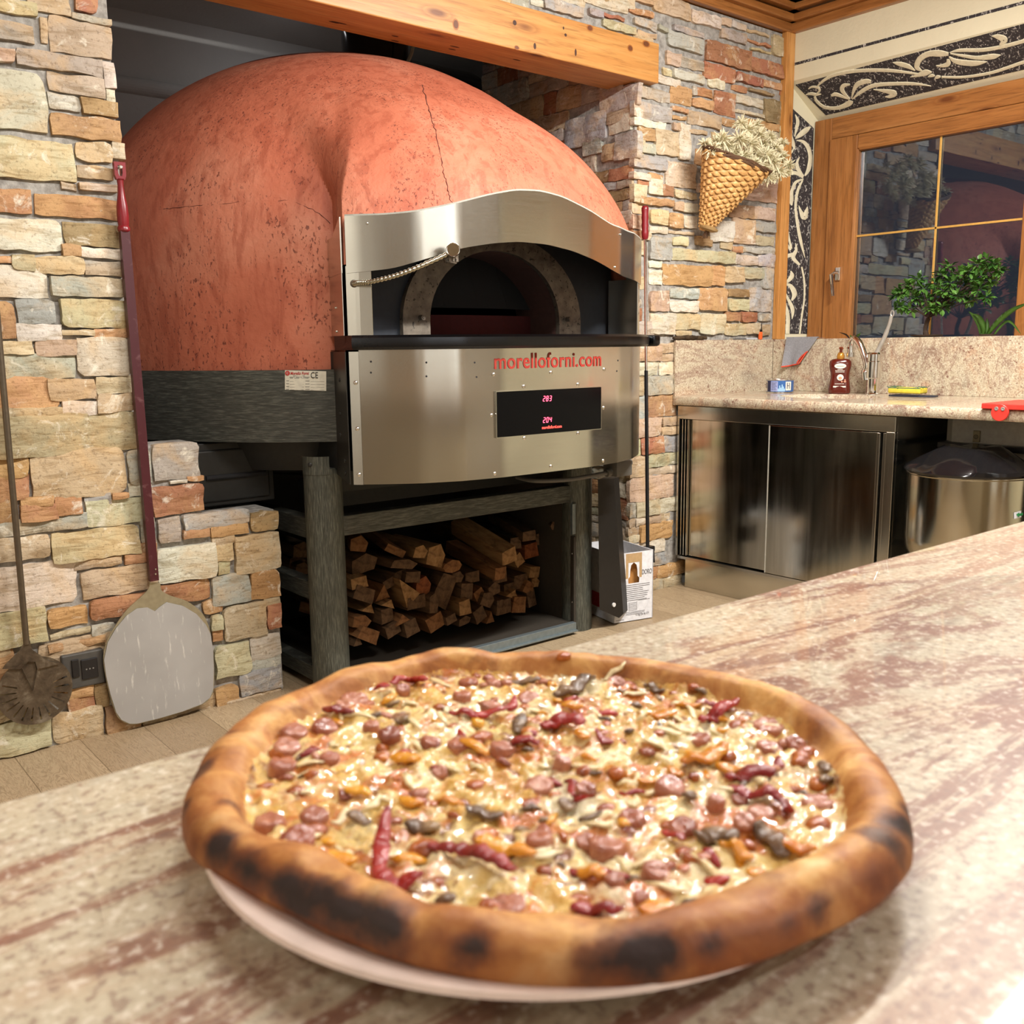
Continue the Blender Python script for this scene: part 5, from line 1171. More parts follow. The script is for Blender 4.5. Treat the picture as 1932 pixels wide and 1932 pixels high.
# tap
TAPP = Vector((4.28, 2.50, WT))
TAP = thing('tap', 'chrome sink tap with an arched spout and a long elbow lever', 'tap', tuple(TAPP))
bm = newbm(); lathe(bm, [(.034, 0), (.034, .004), (.031, .008), (.031, .075), (.037, .08), (.037, .155), (.034, .158), (.034, .19), (.028, .198), (0, .198)], TAPP, None, 32, cap=False); link('body', bm, CHROME, TAP, True)
bm = newbm(); X = 4.262
sp = [at(x, y, 'X', X) for x, y in ((1634, 717), (1633, 700), (1636, 690), (1630, 668), (1621, 648), (1614, 640), (1608, 642), (1605, 652), (1605, 672))]
tube(bm, spline(sp, 6), [.019]*7+[.0165]*30+[.017]*12, 14); link('spout', bm, CHROME, TAP, True)
bm = newbm(); cyl(bm, sp[-1]+Vector((0, 0, .018)), sp[-1]+Vector((0, 0, -.003)), .020, n=20); link('aerator', bm, CHROME, TAP, True)
LVM = plain('pale_lever', srgb(178, 176, 170), .3, .5)
X = 4.28; lv = [at(x, y, 'X', X) for x, y in ((1651, 678), (1657, 660), (1668, 638), (1678, 612), (1682, 596))]
bm = newbm(); tube(bm, spline(lv, 6), [.012]*6+[.010]*10+[.008]*20, 10)
lc = at(1683.5, 591, 'X', X); tube(bm, [lc+Vector((0, .0075*math.cos(t), .013*math.sin(t)-.001)) for t in np.linspace(0, 2*PI, 18)], .0032, 6); link('lever', bm, LVM, TAP, True)

# soap dispenser bottle
SP_ = Vector((4.24, at(1583, 744, 'X', 4.24).y, WT))
BT = thing('soap_bottle', 'dark reddish brown waisted pump bottle with a gold collar beside the tap', 'bottle', tuple(SP_))
BRN = plain('brown_soap_plastic', srgb(84, 24, 14), .18, 0, coat=.5)
def ell_body(bm, prof, c, n=36):
    rings = []
    for (hw, z) in prof:
        d = .56 if z < .12 else .5; rings.append([bm.verts.new(c+Vector((hw*.55*math.copysign(abs(math.cos(t))**.75, math.cos(t)), hw*math.copysign(abs(math.sin(t))**.75, math.sin(t)), z))) for t in [2*PI*i/n for i in range(n)]])
    for A, B in zip(rings, rings[1:]):
        for i in range(n): bm.faces.new((A[i], A[(i+1) % n], B[(i+1) % n], B[i]))
    bm.faces.new(rings[0][::-1]); bm.faces.new(rings[-1])
face = Matrix.Rotation(R(32.5), 4, 'Z')
bm = newbm(); ell_body(bm, [(.044, 0), (.050, .004), (.052, .02), (.048, .05), (.043, .078), (.044, .10), (.050, .125), (.0525, .145), (.050, .158), (.038, .167), (.018, .170)], Vector((0, 0, 0)))
bmesh.ops.transform(bm, matrix=Matrix.Translation(SP_) @ face, verts=bm.verts); BB = link('bottle_body', bm, BRN, BT, True)
bm = newbm(); lathe(bm, [(.017, .168), (.018, .172), (.018, .184), (.014, .196), (.009, .200)], SP_, None, 24); link('collar', bm, plain('gold_collar', srgb(196, 142, 62), .25, .6), BT, True)
bm = newbm(); lathe(bm, [(.007, .198), (.007, .215), (.010, .216), (.010, .223), (.006, .226)], SP_, None, 18); fv = face @ Vector((-1, .0, 0)); tube(bm, [SP_+Vector((0, 0, .220)), SP_+fv*.018+Vector((0, -.006, .221)), SP_+fv*.028+Vector((0, -.008, .217))], .0045, 8)
link('pump', bm, plain('brown_pump', srgb(120, 52, 26), .3), BT, True)
WL = plain('white_print', srgb(226, 220, 206), .6); PK = plain('pink_print', srgb(226, 150, 120), .6)
fy = face @ Vector((0, -1, 0)); fx_ = face @ Vector((-1, 0, 0))
def lab(u, z, o=.0): return SP_+fy*u+fx_*(.0272+o)+Vector((0, 0, z))
def disc(bm, u, z, a, b, o=.0, n=28): bm.faces.new([bm.verts.new(lab(u+a*math.cos(t), z+b*math.sin(t), o)) for t in [2*PI*i/n for i in range(n)]])
bm = newbm(); disc(bm, 0, .135, .027, .0125, .0018); link('label_oval', bm, WL, BB)
bm = newbm(); tube(bm, spline([lab(-.017+.034*k/11, .134+.0022*(1 if k % 2 else -1), .0026) for k in range(12)], 4), .0006, 5); link('script_print', bm, plain('green_ink', srgb(80, 110, 70), .7), BB)
for s_, z, w, h in (('Olio di mandorle', .116, .036, .0035), ('Mani e corpo', .110, .034, .0045), ('nutriente', .104, .036, .0045), ('Nutriente', .040, .034, .006)):
    pass
bm = newbm(); 
for z, w in ((.117, .012), (.111, .022), (.105, .021), (.048, .022)):
    for k in range(7):
        u0 = -w+2*w*k/7; a = [lab(u0, z, .0002-.0), lab(u0+2*w/7*.75, z), lab(u0+2*w/7*.75, z+.0026), lab(u0, z+.0026)]; bm.faces.new([bm.verts.new(v) for v in a])
for v in [(-.030, .034), ]: bm.faces.new([bm.verts.new(lab(*q)) for q in ((-.029, .032), (.029, .032), (.029, .039), (-.029, .039))])
disc(bm, .002, .080, .0155, .0150, .0002); link('label_print', bm, WL, BB)
bm = newbm(); disc(bm, .002, .077, .008, .007, .0012); disc(bm, .010, .060, .004, .004, .0006); disc(bm, .024, .060, .006, .0035, .0006); disc(bm, .024, .068, .0035, .003, .0006); link('flower_print', bm, PK, BB)

# tin
tl = at(1471, 738, 'X', 4.20); TN = thing('food_tin', 'short blue and white food tin in the corner of the worktop', 'tin', (tl.x, tl.y, WT))
def mk_tin():
    m = M('tin_print'); tc = m.vec((1, 1, 1), (0, 0, 0), (0, 0, 0)); sx = m.node('ShaderNodeSeparateXYZ'); m.lk(tc, sx.inputs[0])
    return m.set(col=srgb(58, 104, 168), rough=.3, metal=.2)
bm = newbm(); TR = .068; lathe(bm, [(TR, .004), (TR, .062)], (tl.x, tl.y, WT), None, 40, cap=False); TB = link('tin_body', bm, mk_tin(), TN, True)
bm = newbm(); lathe(bm, [(TR-.004, 0), (TR+.001, .001), (TR+.001, .005), (TR-.001, .006)], (tl.x, tl.y, WT), None, 40); lathe(bm, [(TR, .061), (TR+.0015, .064), (TR+.001, .067), (TR-.004, .066), (TR-.006, .062), (0, .062)], (tl.x, tl.y, WT), None, 40, cap=False); link('rim', bm, SCR, TN, True)
va = math.atan2(EYE.y-tl.y, EYE.x-tl.x)
def tinq(bm, a0, a1, z0, z1, off=.0006):
    n = max(2, int(abs(a1-a0)/6)); A = [[bm.verts.new((tl.x+(TR+off)*math.cos(va+R(a0+(a1-a0)*i/n)), tl.y+(TR+off)*math.sin(va+R(a0+(a1-a0)*i/n)), WT+z)) for z in (z0, z1)] for i in range(n+1)]
    for a, b in zip(A, A[1:]): bm.faces.new((a[0], b[0], b[1], a[1]))
bm = newbm(); tinq(bm, -88, -62, .008, .058); tinq(bm, 24, 52, .012, .056, .0008); link('white_print', bm, WL, TB)
bm = newbm(); tinq(bm, -62, -40, .006, .060); 
for k in range(6): tinq(bm, -86+k*4, -84.5+k*4, .022, .050, .0012)
tinq(bm, 30, 33, .02, .05, .0014); tinq(bm, 40, 43, .02, .05, .0014); tinq(bm, 33, 40, .034, .037, .0014); link('navy_print', bm, plain('navy_print', srgb(24, 30, 70), .4), TB)
bm = newbm(); tinq(bm, -40, -8, .008, .058); link('lilac_print', bm, plain('lilac_print', srgb(150, 160, 205), .4), TB)
bm = newbm()
for k in range(6): tinq(bm, -8+k*5, -3+k*5, .008, .022+.005*((k*3) % 5), .0007)
link('landscape_print', bm, plain('light_blue_print', srgb(150, 190, 220), .4), TB)
bm = newbm()
for k in range(7): tinq(bm, -36, -12-(k % 3)*3, .014+k*.006, .0155+k*.006, .0012)
link('text_print', bm, INK, TB)

# sponge on a dark rest
spc = at(1718, 742, 'X', 4.22); SG = thing('sponge', 'yellow scouring sponge with a green pad lying on the worktop right of the tap', 'sponge', (4.22, spc.y, WT))
yc0, yc1 = at(1683, 740, 'X', 4.22).y, at(1744, 740, 'X', 4.22).y
bm = newbm(); box(bm, 4.18, 4.25, yc1, yc0, WT+.010, WT+.038, .006, seg=3)
for v in bm.verts: v.co.z += .004*math.cos((v.co.y-yc1)/(yc0-yc1)*PI*2)+.0015*noise.noise(v.co*120)
link('foam', bm, plain('yellow_foam', srgb(216, 196, 62), .9), SG, True)
bm = newbm(); N_ = 26
for i in range(N_):
    for j in range(4):
        y = yc1+(yc0-yc1)*(i+random.random())/N_; x = 4.18+.07*(j+random.random())/4; z = WT+.039+.004*math.cos((y-yc1)/(yc0-yc1)*PI*2)
        tube(bm, [(x, y, z-.003), (x+random.uniform(-.006, .006), y+random.uniform(-.014, .014), z+random.uniform(.0, .006)), (x, y+random.uniform(-.02, .02), z)], .0013, 4)
box(bm, 4.18, 4.25, yc1+.002, yc0-.002, WT+.037, WT+.041)
link('scouring_pad', bm, plain('green_scourer', srgb(70, 104, 84), .9), SG)
SC = at(1762, 744, 'X', 4.2).y; bm = newbm(); prism(bm, [(4.17, yc0-.012, WT+.001), (4.26, yc0-.012, WT+.001), (4.27, yc1, WT+.001), (4.24, SC, WT+.001), (4.21, SC, WT+.001), (4.17, yc1, WT+.001)], (0, 0, .007)); tag(link('sponge_rest', bm, plain('dark_blue_plastic', srgb(40, 44, 56), .4)), 'flat dark spatula shaped rest under the yellow sponge', 'rest')

# cloth over the splashback ledge
CLM = M('grey_microfibre'); _n = CLM.noise(160, 4, .7); CLM.bump(_n, .5, .003); CLM = CLM.set(col=CLM.ramp(_n, [(.3, srgb(170, 172, 180)), (.7, srgb(204, 206, 212))]), rough=.95)
cl = thing('cleaning_cloth', 'grey microfibre cloth with an orange hem hanging over the splashback ledge', 'cloth', (4.37, 3.0, 1.22))
cq = [(1490, 636), (1545, 634), (1509, 688), (1480, 690)]
def clp(u, v):   # u along ledge 0..1, v down 0..1
    a = at(1485+60*u, 636-1*u, 'X', 4.372); b = at(1479+32*u, 692-6*u, 'X', 4.366); p = a.lerp(b, v); p.x += -.006-.010*math.sin(u*6+v*2)*v-.006*v*math.cos(u*11); return p
bm = newbm(); NU, NV = 22, 20; g = []
for j in range(-5, NV+1):
    row = []
    for i in range(NU+1):
        u = i/NU
        if j < 0: p = clp(u, 0); row.append(bm.verts.new((p.x+.006+(-j)*.012, p.y, 1.2255+.002*math.sin(u*9))))
        else: row.append(bm.verts.new(clp(u, j/NV)))
    g.append(row)
for A, B in zip(g, g[1:]):
    for i in range(NU): bm.faces.new((A[i], A[i+1], B[i+1], B[i]))
bmesh.ops.solidify(bm, geom=bm.faces[:], thickness=.0025); link('fabric', bm, CLM, cl, True)
HEM = plain('orange_hem', srgb(222, 74, 46), .8)
bm = newbm(); tube(bm, [clp(i/14, 1)+Vector((-.002, 0, 0)) for i in range(15)], .0032, 6); tube(bm, [clp(1-.03*math.sin(v*3), v)+Vector((-.003, 0, 0)) for v in np.linspace(1, .55, 8)], .003, 6)
a_ = clp(1, .55); b_ = clp(.80, .95); tube(bm, spline([a_+Vector((-.004, 0, 0)), clp(.86, .72)+Vector((-.008, 0, 0)), b_+Vector((-.006, 0, 0))], 5), .0034, 6); link('hem', bm, HEM, cl, True)
bm = newbm(); bm.faces.new([bm.verts.new(v+Vector((-.0045, 0, 0))) for v in (clp(.97, .60), clp(.88, .75), clp(.85, .92), clp(.96, .84))]); link('fold_shade', bm, BLACK, cl)  # black patch painted as the shade within the fold
# small things on the ledge of the left splashback
LT = 1.222
x0, x1 = at(1272, 636, 'Y', 3.14).x, at(1335, 636, 'Y', 3.14).x
bm = newbm(); P = spline([(x0, 3.147, LT+.009), (x0+.08, 3.145, LT+.012), (x0+.16, 3.147, LT+.011), (x1, 3.149, LT+.009)], 10); tube(bm, P, [.007+.0045*math.sin(i/len(P)*PI)+random.uniform(-.0012, .0012) for i in range(len(P))], 9)
tag(link('bark_stick', bm, BARK, None, True), 'piece of dark bark lying on the splashback ledge by the stone wall', 'stick')
x0, x1 = at(1379, 640, 'Y', 3.14).x, at(1431, 640, 'Y', 3.14).x
KN = thing('table_knife', 'thin silver knife lying on the splashback ledge beside the bark', 'knife', (x0, 3.14, LT))
bm = newbm(); prism(bm, [(x0, 3.150, LT+.001), (x0+.02, 3.143, LT+.001), (x0+.13, 3.142, LT+.001), (x0+.13, 3.156, LT+.001), (x0+.03, 3.156, LT+.001)], (0, 0, .006)); link('blade', bm, SCR, KN)
bm = newbm(); box(bm, x0+.13, x1, 3.144, 3.155, LT+.0005, LT+.008, .002); link('handle', bm, plain('pale_handle', srgb(190, 192, 196), .35), KN)
lx = at(1437, 634, 'Y', 3.14).x; LI = thing('lighter', 'small orange lighter standing on the ledge near the corner strip', 'lighter', (lx, 3.140, LT))
bm = newbm(); box(bm, lx-.011, lx+.011, 3.141, 3.155, LT, LT+.040, .004); link('lighter_body', bm, plain('orange_plastic', srgb(236, 104, 48), .35), LI, True)
bm = newbm(); box(bm, lx-.009, lx+.009, 3.142, 3.154, LT+.040, LT+.052, .002); cyl(bm, (lx-.002, 3.140, LT+.05), (lx-.002, 3.140, LT+.088), .0018, n=8); link('nozzle', bm, BLK, LI)

# wicker cone and dried flowers
WIC = M('wicker'); _n = WIC.noise(40, 4, .6); WIC = WIC.set(col=WIC.ramp(_n, [(.3, srgb(160, 114, 62)), (.6, srgb(204, 162, 102)), (.8, srgb(222, 190, 136))]), rough=.5, spec=.4)
WID = plain('dark_wicker_rim', srgb(84, 58, 36), .7)
BK = thing('wicker_cone_basket', 'cone shaped wicker basket hanging point down on the stone wall', 'basket', (3.8, 3.05, 1.73))
rl, rr = at(1305, 285, 'Y', 3.06), at(1426, 325, 'Y', 2.98); tc_ = (rl+rr)/2+Vector((0, -.02, 0)); tip = at(1328, 436, 'Y', 3.09)
axv = (tc_-tip); H = axv.length; axn = axv.normalized(); W1 = (rr-rl).length/2
u = (rr-rl); u = (u-axn*u.dot(axn)).normalized(); w = axn.cross(u)
def cone(t, a, o=0):   # t 0 tip .. 1 rim
    r = .022+(W1-.022)*t**1.02+o; r2 = (.020+(.075)*t)+o; sk_ = u*0
    c_ = tip+axv*t+Vector((0, -.0-.055*t, 0)); return c_+u*math.cos(a)*r+w*math.sin(a)*r2+axn*(.0)
bm = newbm(); NRW = 24; NST = 22
for k in range(NRW):
    t = .03+.95*(k+.5)/NRW; row = []; m_ = NST*8; hgt = .0082+.004*t
    for i in range(m_+1):
        a = 2*PI*i/m_; o = .0045*math.sin(NST/2*a+(k % 2)*PI); row.append((cone(t, a, o), t))
    pr_ = None; prevring = None
    for i, (p, t_) in enumerate(row):
        a = 2*PI*i/m_; nrm = (cone(t, a, .01)-cone(t, a, 0)).normalized(); thick = .62+.38*abs(math.sin(NST/2*a+(k % 2)*PI)); ring_ = [bm.verts.new(p+axn*(hgt*thick*math.cos(q))+nrm*(.0036*math.sin(q))) for q in [2*PI*z_/6 for z_ in range(6)]]
        if prevring:
            for z_ in range(6): bm.faces.new((prevring[z_], prevring[(z_+1) % 6], ring_[(z_+1) % 6], ring_[z_]))
        prevring = ring_
link('woven_body', bm, WIC, BK, True)
bm = newbm()
for i in range(NST):
    a = 2*PI*i/NST; tube(bm, [cone(t, a, 0) for t in np.linspace(0, 1.0, 12)], .0026, 5)
link('ribs', bm, WIC, BK)
bm = newbm(); rnd = random.Random(6)
for k in range(7):
    ph = rnd.random()*6; tube(bm, [cone(.965+.02*math.sin(a*5+ph)+.012*k/3, a, .004*math.sin(a*7+ph)) for a in np.linspace(0, 2*PI, 60)], .0042, 6)
link('rim', bm, WID, BK)
bm = newbm(); lathe(bm, [(.025, -.012), (.045, -.004), (.047, .004), (.03, .012)], tip+Vector((.005, -.02, 0))+axn*.01, axn, 20)
link('end_cap', bm, plain('cap_wood', srgb(150, 122, 78), .7), BK, True)
bm = newbm()
for k in range(9): a = k*.7; p = tip+Vector((.012*math.cos(a), -.02+.008*math.sin(a), -.0)); tube(bm, [p, p-axn*.035+Vector((rnd.uniform(-.008, .008), 0, 0))], .0022, 5)
link('rib_ends', bm, WID, BK)
DF_ = thing('dried_flowers', 'bushy bunch of pale dried flowers filling the wicker cone', 'flowers', tuple(tc_))
FLM = plain('dried_petal', srgb(214, 206, 172), .8); STM = plain('dried_stem', srgb(132, 104, 66), .85)
heads = [(1330,272,13),(1345,282,14),(1362,262,16),(1352,268,12),(1380,290,20),(1372,275,16),(1395,262,18),(1410,245,17),(1398,232,13),(1425,238,14),(1432,255,16),(1415,270,18),(1440,272,16),(1452,258,13),(1385,305,18),(1402,295,18),
(1425,290,18),(1445,290,18),(1462,280,14),(1475,270,11),(1420,310,18),(1438,315,18),(1458,305,18),(1475,295,14),(1488,312,13),(1470,322,16),(1448,332,14),(1430,333,12),(1412,325,13),(1484,325,9),(1405,345,8),(1368,298,12),(1460,335,9)]
bms = newbm()
for i, (x, y, r) in enumerate(heads):
    y_ = 3.01-rnd.uniform(0, .07); c_ = at(x, y, 'Y', y_); rr_ = r/465*1.4; bm = newbm()
    for k in range(70):
        d = Vector((rnd.gauss(0, 1), rnd.gauss(0, 1)-.3, rnd.gauss(0, 1)+.1)).normalized(); s_ = d.orthogonal().normalized(); L = rr_*rnd.uniform(.6, 1.15); cu = rnd.uniform(-.6, .6)
        pp = [c_+d*L*t+s_*L*cu*t*t+Vector((0, 0, -.15*L*t*t)) for t in (.1, .4, .7, 1)]; tube(bm, pp, [.0014, .0032, .0034, .0012], 4, flat=.35)
    link('flower_head', bm, FLM, DF_)
    st0 = tc_+Vector((rnd.uniform(-.06, .06), rnd.uniform(-.01, .02), -.03)); tube(bms, [st0, st0.lerp(c_, .5)+Vector((0, 0, .01)), c_], .0016, 4)
link('stems', bms, STM, DF_)

# plants behind the splashback, on the sill
LEAF = M('glossy_leaf'); _n = LEAF.noise(12, 3); LEAF = LEAF.set(col=LEAF.mix(LEAF.ramp(_n, [(.35, 0), (.65, 1)]), srgb(46, 84, 34), srgb(96, 140, 60)), rough=.35)
TRK = plain('dark_trunk', srgb(56, 40, 26), .85)
def leaf(bm, p, d, L, wd, rnd, curl=.2):
    d = d.normalized(); s_ = d.cross(Vector((rnd.uniform(-.4, .4), rnd.uniform(-.4, .4), 1))).normalized(); n_ = s_.cross(d)
    rows = []
    for k, t in enumerate((0, .25, .55, .8, 1)):
        w_ = wd*(0.08, .8, 1, .6, .04)[k]; c_ = p+d*L*t-n_*curl*L*t*t; rows.append([bm.verts.new(c_-s_*w_+n_*w_*.3), bm.verts.new(c_), bm.verts.new(c_+s_*w_+n_*w_*.3)])
    for A, B in zip(rows, rows[1:]):
        for j in (0, 1): bm.faces.new((A[j], A[j+1], B[j+1], B[j]))
FX_ = 4.52
base = at(1748, 640, 'X', FX_); base.z = 1.222
FP_ = thing('bonsai_tree', 'small leafy indoor tree with dark trunk on the window sill', 'plant', tuple(base))
bm = newbm(); lathe(bm, [(.03, 0.0), (.06, .003), (.07, .006), (.072, .012)], base, None, 24); link('saucer', bm, TRK, FP_)
bm = newbm(); nodes = {'a': (1750, 612), 'b': (1745, 590)}
tp0 = at(1752, 600, 'X', FX_)
tube(bm, spline([base, at(1746, 620, 'X', FX_), tp0], 5), [.013]*4+[.010]*7, 9)
clumps = [(1700,552,16),(1716,540,17),(1690,562,13),(1732,528,17),(1742,545,16),(1725,562,16),(1745,568,16),(1765,560,16),(1762,535,16),(1778,520,16),(1790,505,15),(1795,535,18),(1782,550,16),(1812,520,16),(1828,512,16),(1845,500,16),(1862,495,15),(1876,500,13),(1885,510,12),(1838,530,15),(1822,545,16),(1805,560,15),(1858,520,14),(1845,548,13),(1860,562,11),(1830,565,12),(1790,570,13),(1700,580,10),(1718,585,10),(1758,583,12),(1778,580,10),(1870,530,12)]
rnd = random.Random(12); bl = newbm()
for (x, y, r) in clumps:
    c_ = at(x, y, 'X', FX_+rnd.uniform(-.06, .06)); tube(bm, spline([tp0, tp0.lerp(c_, .55)+Vector((0, 0, .012)), c_], 3), .0022, 4)
    R_ = r/520*1.1
    for k in range(34):
        d = Vector((rnd.gauss(0, 1)-.2, rnd.gauss(0, 1), rnd.gauss(0, .8)+.15)).normalized(); leaf(bl, c_+d*R_*rnd.uniform(.1, .75), d+Vector((0, 0, -.15)), rnd.uniform(.024, .036), rnd.uniform(.0075, .011), rnd)
link('trunk', bm, TRK, FP_); fo = link('foliage', bl, LEAF, FP_, 'all'); fo['kind'] = 'stuff'
LEAF2 = plain('strap_leaf', srgb(86, 128, 48), .4)
b0 = at(1862, 640, 'X', 4.54); b0.z = 1.222
SPN = thing('strap_leaf_plant', 'plant with long arching strap leaves at the right end of the sill', 'plant', tuple(b0))
def strap(bm, pts, w0):
    P = spline([at(x, y, 'X', X_) for x, y, X_ in pts], 8); n = len(P); rows = []
    for i, p in enumerate(P):
        t = (P[min(i+1, n-1)]-P[max(i-1, 0)]).normalized(); v = (p-EYE).normalized(); s_ = t.cross(v).normalized(); w_ = w0*math.sin(PI*min(.97, .12+.86*i/(n-1)))
        rows.append([bm.verts.new(p-s_*w_), bm.verts.new(p+v*w_*.35), bm.verts.new(p+s_*w_)])
    for A, B in zip(rows, rows[1:]):
        for j in (0, 1): bm.faces.new((A[j], A[j+1], B[j+1], B[j]))
for pts, w_ in (([(1852,640,4.54),(1848,615,4.53),(1838,597,4.52),(1828,588,4.51)], .010), ([(1850,642,4.54),(1856,620,4.53),(1848,600,4.52),(1836,592,4.51)], .012),
                ([(1856,642,4.54),(1880,610,4.53),(1910,585,4.52),(1945,570,4.50)], .012), ([(1856,642,4.54),(1862,620,4.55),(1862,600,4.56)], .010), ([(1868,642,4.54),(1900,606,4.55),(1926,630,4.55)], .006)):
    bm = newbm(); strap(bm, pts, w_); bmesh.ops.solidify(bm, geom=bm.faces[:], thickness=.0015); link('leaf', bm, LEAF2, SPN, 'all')
bm = newbm(); lathe(bm, [(.03, 0), (.035, .004), (.035, .01)], b0, None, 20); link('saucer', bm, TRK, SPN)
AL = thing('small_succulent', 'tips of a small spiky succulent just above the splashback behind the tap', 'plant', tuple(at(1612, 640, 'X', 4.5)))
for pts, w_ in (([(1604,642,4.5),(1597,632,4.5),(1583,627,4.49)], .004), ([(1610,642,4.5),(1618,634,4.5),(1624,628,4.5)], .006), ([(1606,642,4.5),(1606,636,4.5),(1603,632,4.5)], .005)):
    bm = newbm(); strap(bm, pts, w_); bmesh.ops.solidify(bm, geom=bm.faces[:], thickness=.002); link('leaf', bm, LEAF2 if w_ > .0045 else TRK, AL, 'all')
# ================================================================== PLATE AND PIZZA
PC = Vector((.296, .347, CT)); 
PLM = plain('pink_white_plate', srgb(226, 206, 192), .22, 0, coat=.4)
PT = thing('dinner_plate', 'round pinkish white plate under the pizza on the granite counter', 'plate', (PC.x, PC.y, CT))
bm = newbm(); lathe(bm, [(.085, 0), (.09, .004), (.10, .006), (.135, .011), (.158, .0185), (.1605, .0205), (.1595, .0225), (.155, .0215), (.13, .0145), (.09, .011), (0, .011)], PC, None, 96, cap=True); link('plate_body', bm, PLM, PT, True)
ZC = .027      # height of the pizza surface over the counter
PZ = Vector((0.310, 0.358, CT)); PR = .171
_pt = list(range(0, 361, 12)); _pr = [0.1683, 0.1658, 0.1631, 0.1617, 0.161, 0.1691, 0.1791, 0.181, 0.1813, 0.1801, 0.1784, 0.1775, 0.1774, 0.1775, 0.1757, 0.1676, 0.1629, 0.1632, 0.1676, 0.1722, 0.1751, 0.1749, 0.1758, 0.1793, 0.1813, 0.179, 0.1756, 0.1749, 0.1753, 0.1727, 0.1683]
def par(t):  # outline radius by angle
    d = math.degrees(t) % 360; return float(np.interp(d, _pt, _pr))*(1+.004*math.sin(9*t+.7))
PIZ = thing('pizza', 'large baked pizza with sausage, peppers and melted cheese on the plate', 'pizza', (PZ.x, PZ.y, CT+.011))
def pz(x, y, z=None): return at(x, y, 'Z', CT+ZC+.001 if z is None else z)
CH = [(388,1450,12),(372,1425,10),(365,1462,10),(455,1640,16),(400,1615,14),(520,1675,16),(560,1690,12),(650,1725,16),(700,1740,13),(735,1765,13),(860,1800,10),(600,1700,14),(1210,1812,15),(1120,1830,12),(1245,1800,10),(900,1790,9),(1665,1600,16),(1680,1565,11),(1672,1400,15),(1700,1430,12),(1640,1385,9),(1715,1480,9),(1140,1236,16),(1175,1240,10),(860,1236,12),(785,1240,11),(1110,1224,9),(955,1232,9),(430,1530,8),(1455,1284,9),(1710,1530,8),(435,1395,6),(560,1290,8),(640,1258,6),(1340,1250,8),(1520,1310,8),(1590,1350,7),(1715,1560,9),(1560,1715,10),(1500,1750,8),(1350,1790,9),(1000,1835,9),(470,1665,10),(345,1520,7),(415,1590,10)]
CHP = [(pz(x, y, CT+.032), s/1900*1.35) for x, y, s in CH]
def surf(r, t):
    """height and crustness of the pizza top at radius r (0..1) and angle t"""
    x, y = math.cos(t)*r, math.sin(t)*r; e = 1-.150*(1+.25*noise.noise((math.cos(t)*3, math.sin(t)*3, 4)))
    k = smooth(e-.05, e+.03, r); u = (r-(e-.02))/(1-(e-.02))
    hc = .0125*math.sqrt(max(0, 1-(2*max(0, min(1, u))-1)**2))*(1+.35*noise.noise((math.cos(t)*4.5, math.sin(t)*4.5, 1))+.12*noise.noise((math.cos(t)*13, math.sin(t)*13, r*6)))
    hb = .0034*noise.noise((x*7, y*7, 0))+.0036*noise.noise((x*20, y*20, 5))+.0022*noise.noise((x*48, y*48, 9))
    return hb*(1-k)+k*hc, k
bm = newbm(); NT, NRR = 360, 96
lay = bm.verts.layers.float_color.new('bake')
def addring(r, t, h, crust):
    R_ = par(t)*r; p = Vector((PZ.x+R_*math.cos(t), PZ.y+R_*math.sin(t), h)); v = bm.verts.new(p)
    c_ = 0
    for q, s in CHP:
        d = (p-q).length/s
        if d < 2.2: c_ += math.exp(-d*d*1.1)
    v[lay] = (crust, min(1, c_), r, 1); return v
rs = [0.74+(1-.74)*i/26 for i in range(27)]
base = ZC-.006
G = []
for r in rs: G.append([addring(r, 2*PI*i/NT, CT+base+.004+surf(r, 2*PI*i/NT)[0], surf(r, 2*PI*i/NT)[1]) for i in range(NT)])
und = [(1.0, -.003), (.994, -.005), (.975, -.0065), (.95, -.0075), (.90, -.009), (.6, -.011)]
for r, dz in und: G.append([addring(r, 2*PI*i/NT, CT+base+.004+dz-(0 if r > .98 else 0), 1) for i in range(NT)])
for A, B in zip(G, G[1:]):
    for i in range(NT): bm.faces.new((A[i], B[i], B[(i+1) % NT], A[(i+1) % NT]))
bm.faces.new(G[-1])
def mk_crust():
    m = M('baked_crust'); sp = m.node('ShaderNodeSeparateColor'); m.lk(m.attr('bake'), sp.inputs[0])
    n = m.noise(22, 5, .6, .5); n2 = m.noise(70, 4, .6)
    c = m.ramp(n, [(.30, srgb(136, 80, 38)), (.44, srgb(178, 118, 60)), (.57, srgb(216, 166, 98)), (.70, srgb(238, 204, 142))])
    br = m.noise(11, 4, .6, .6, m.vec((1, 1, 1), (0, 0, 0), (5, 0, 0))); c = m.mix(m.ramp(br, [(.46, 0), (.64, .85)]), c, srgb(134, 74, 34))
    c = m.mix(m.ramp(sp.outputs[2], [(.93, 0), (.995, .75)]), c, m.mix(1., c, srgb(176, 132, 104), 'MULTIPLY'))
    ch = m.math('ADD', sp.outputs[1], m.math('ADD', m.math('MULTIPLY', m.math('SUBTRACT', n2, .5), 1.3), m.math('MULTIPLY', m.math('SUBTRACT', br, .5), 1.6))); c = m.mix(m.ramp(ch, [(.10, 0), (.5, .8)]), c, srgb(104, 58, 34)); c = m.mix(m.ramp(ch, [(.45, 0), (1.0, .93)]), c, srgb(38, 30, 28))
    m.bump(m.math('ADD', m.noise(45, 5, .6), m.math('MULTIPLY', n2, .5)), .45, .003); return m.set(col=c, rough=.55, spec=.35, sss=.0)
link('crust', bm, mk_crust(), PIZ, 'all')
bm = newbm(); NT2 = 300; rs = [i/110*.90 for i in range(111)]; G = []
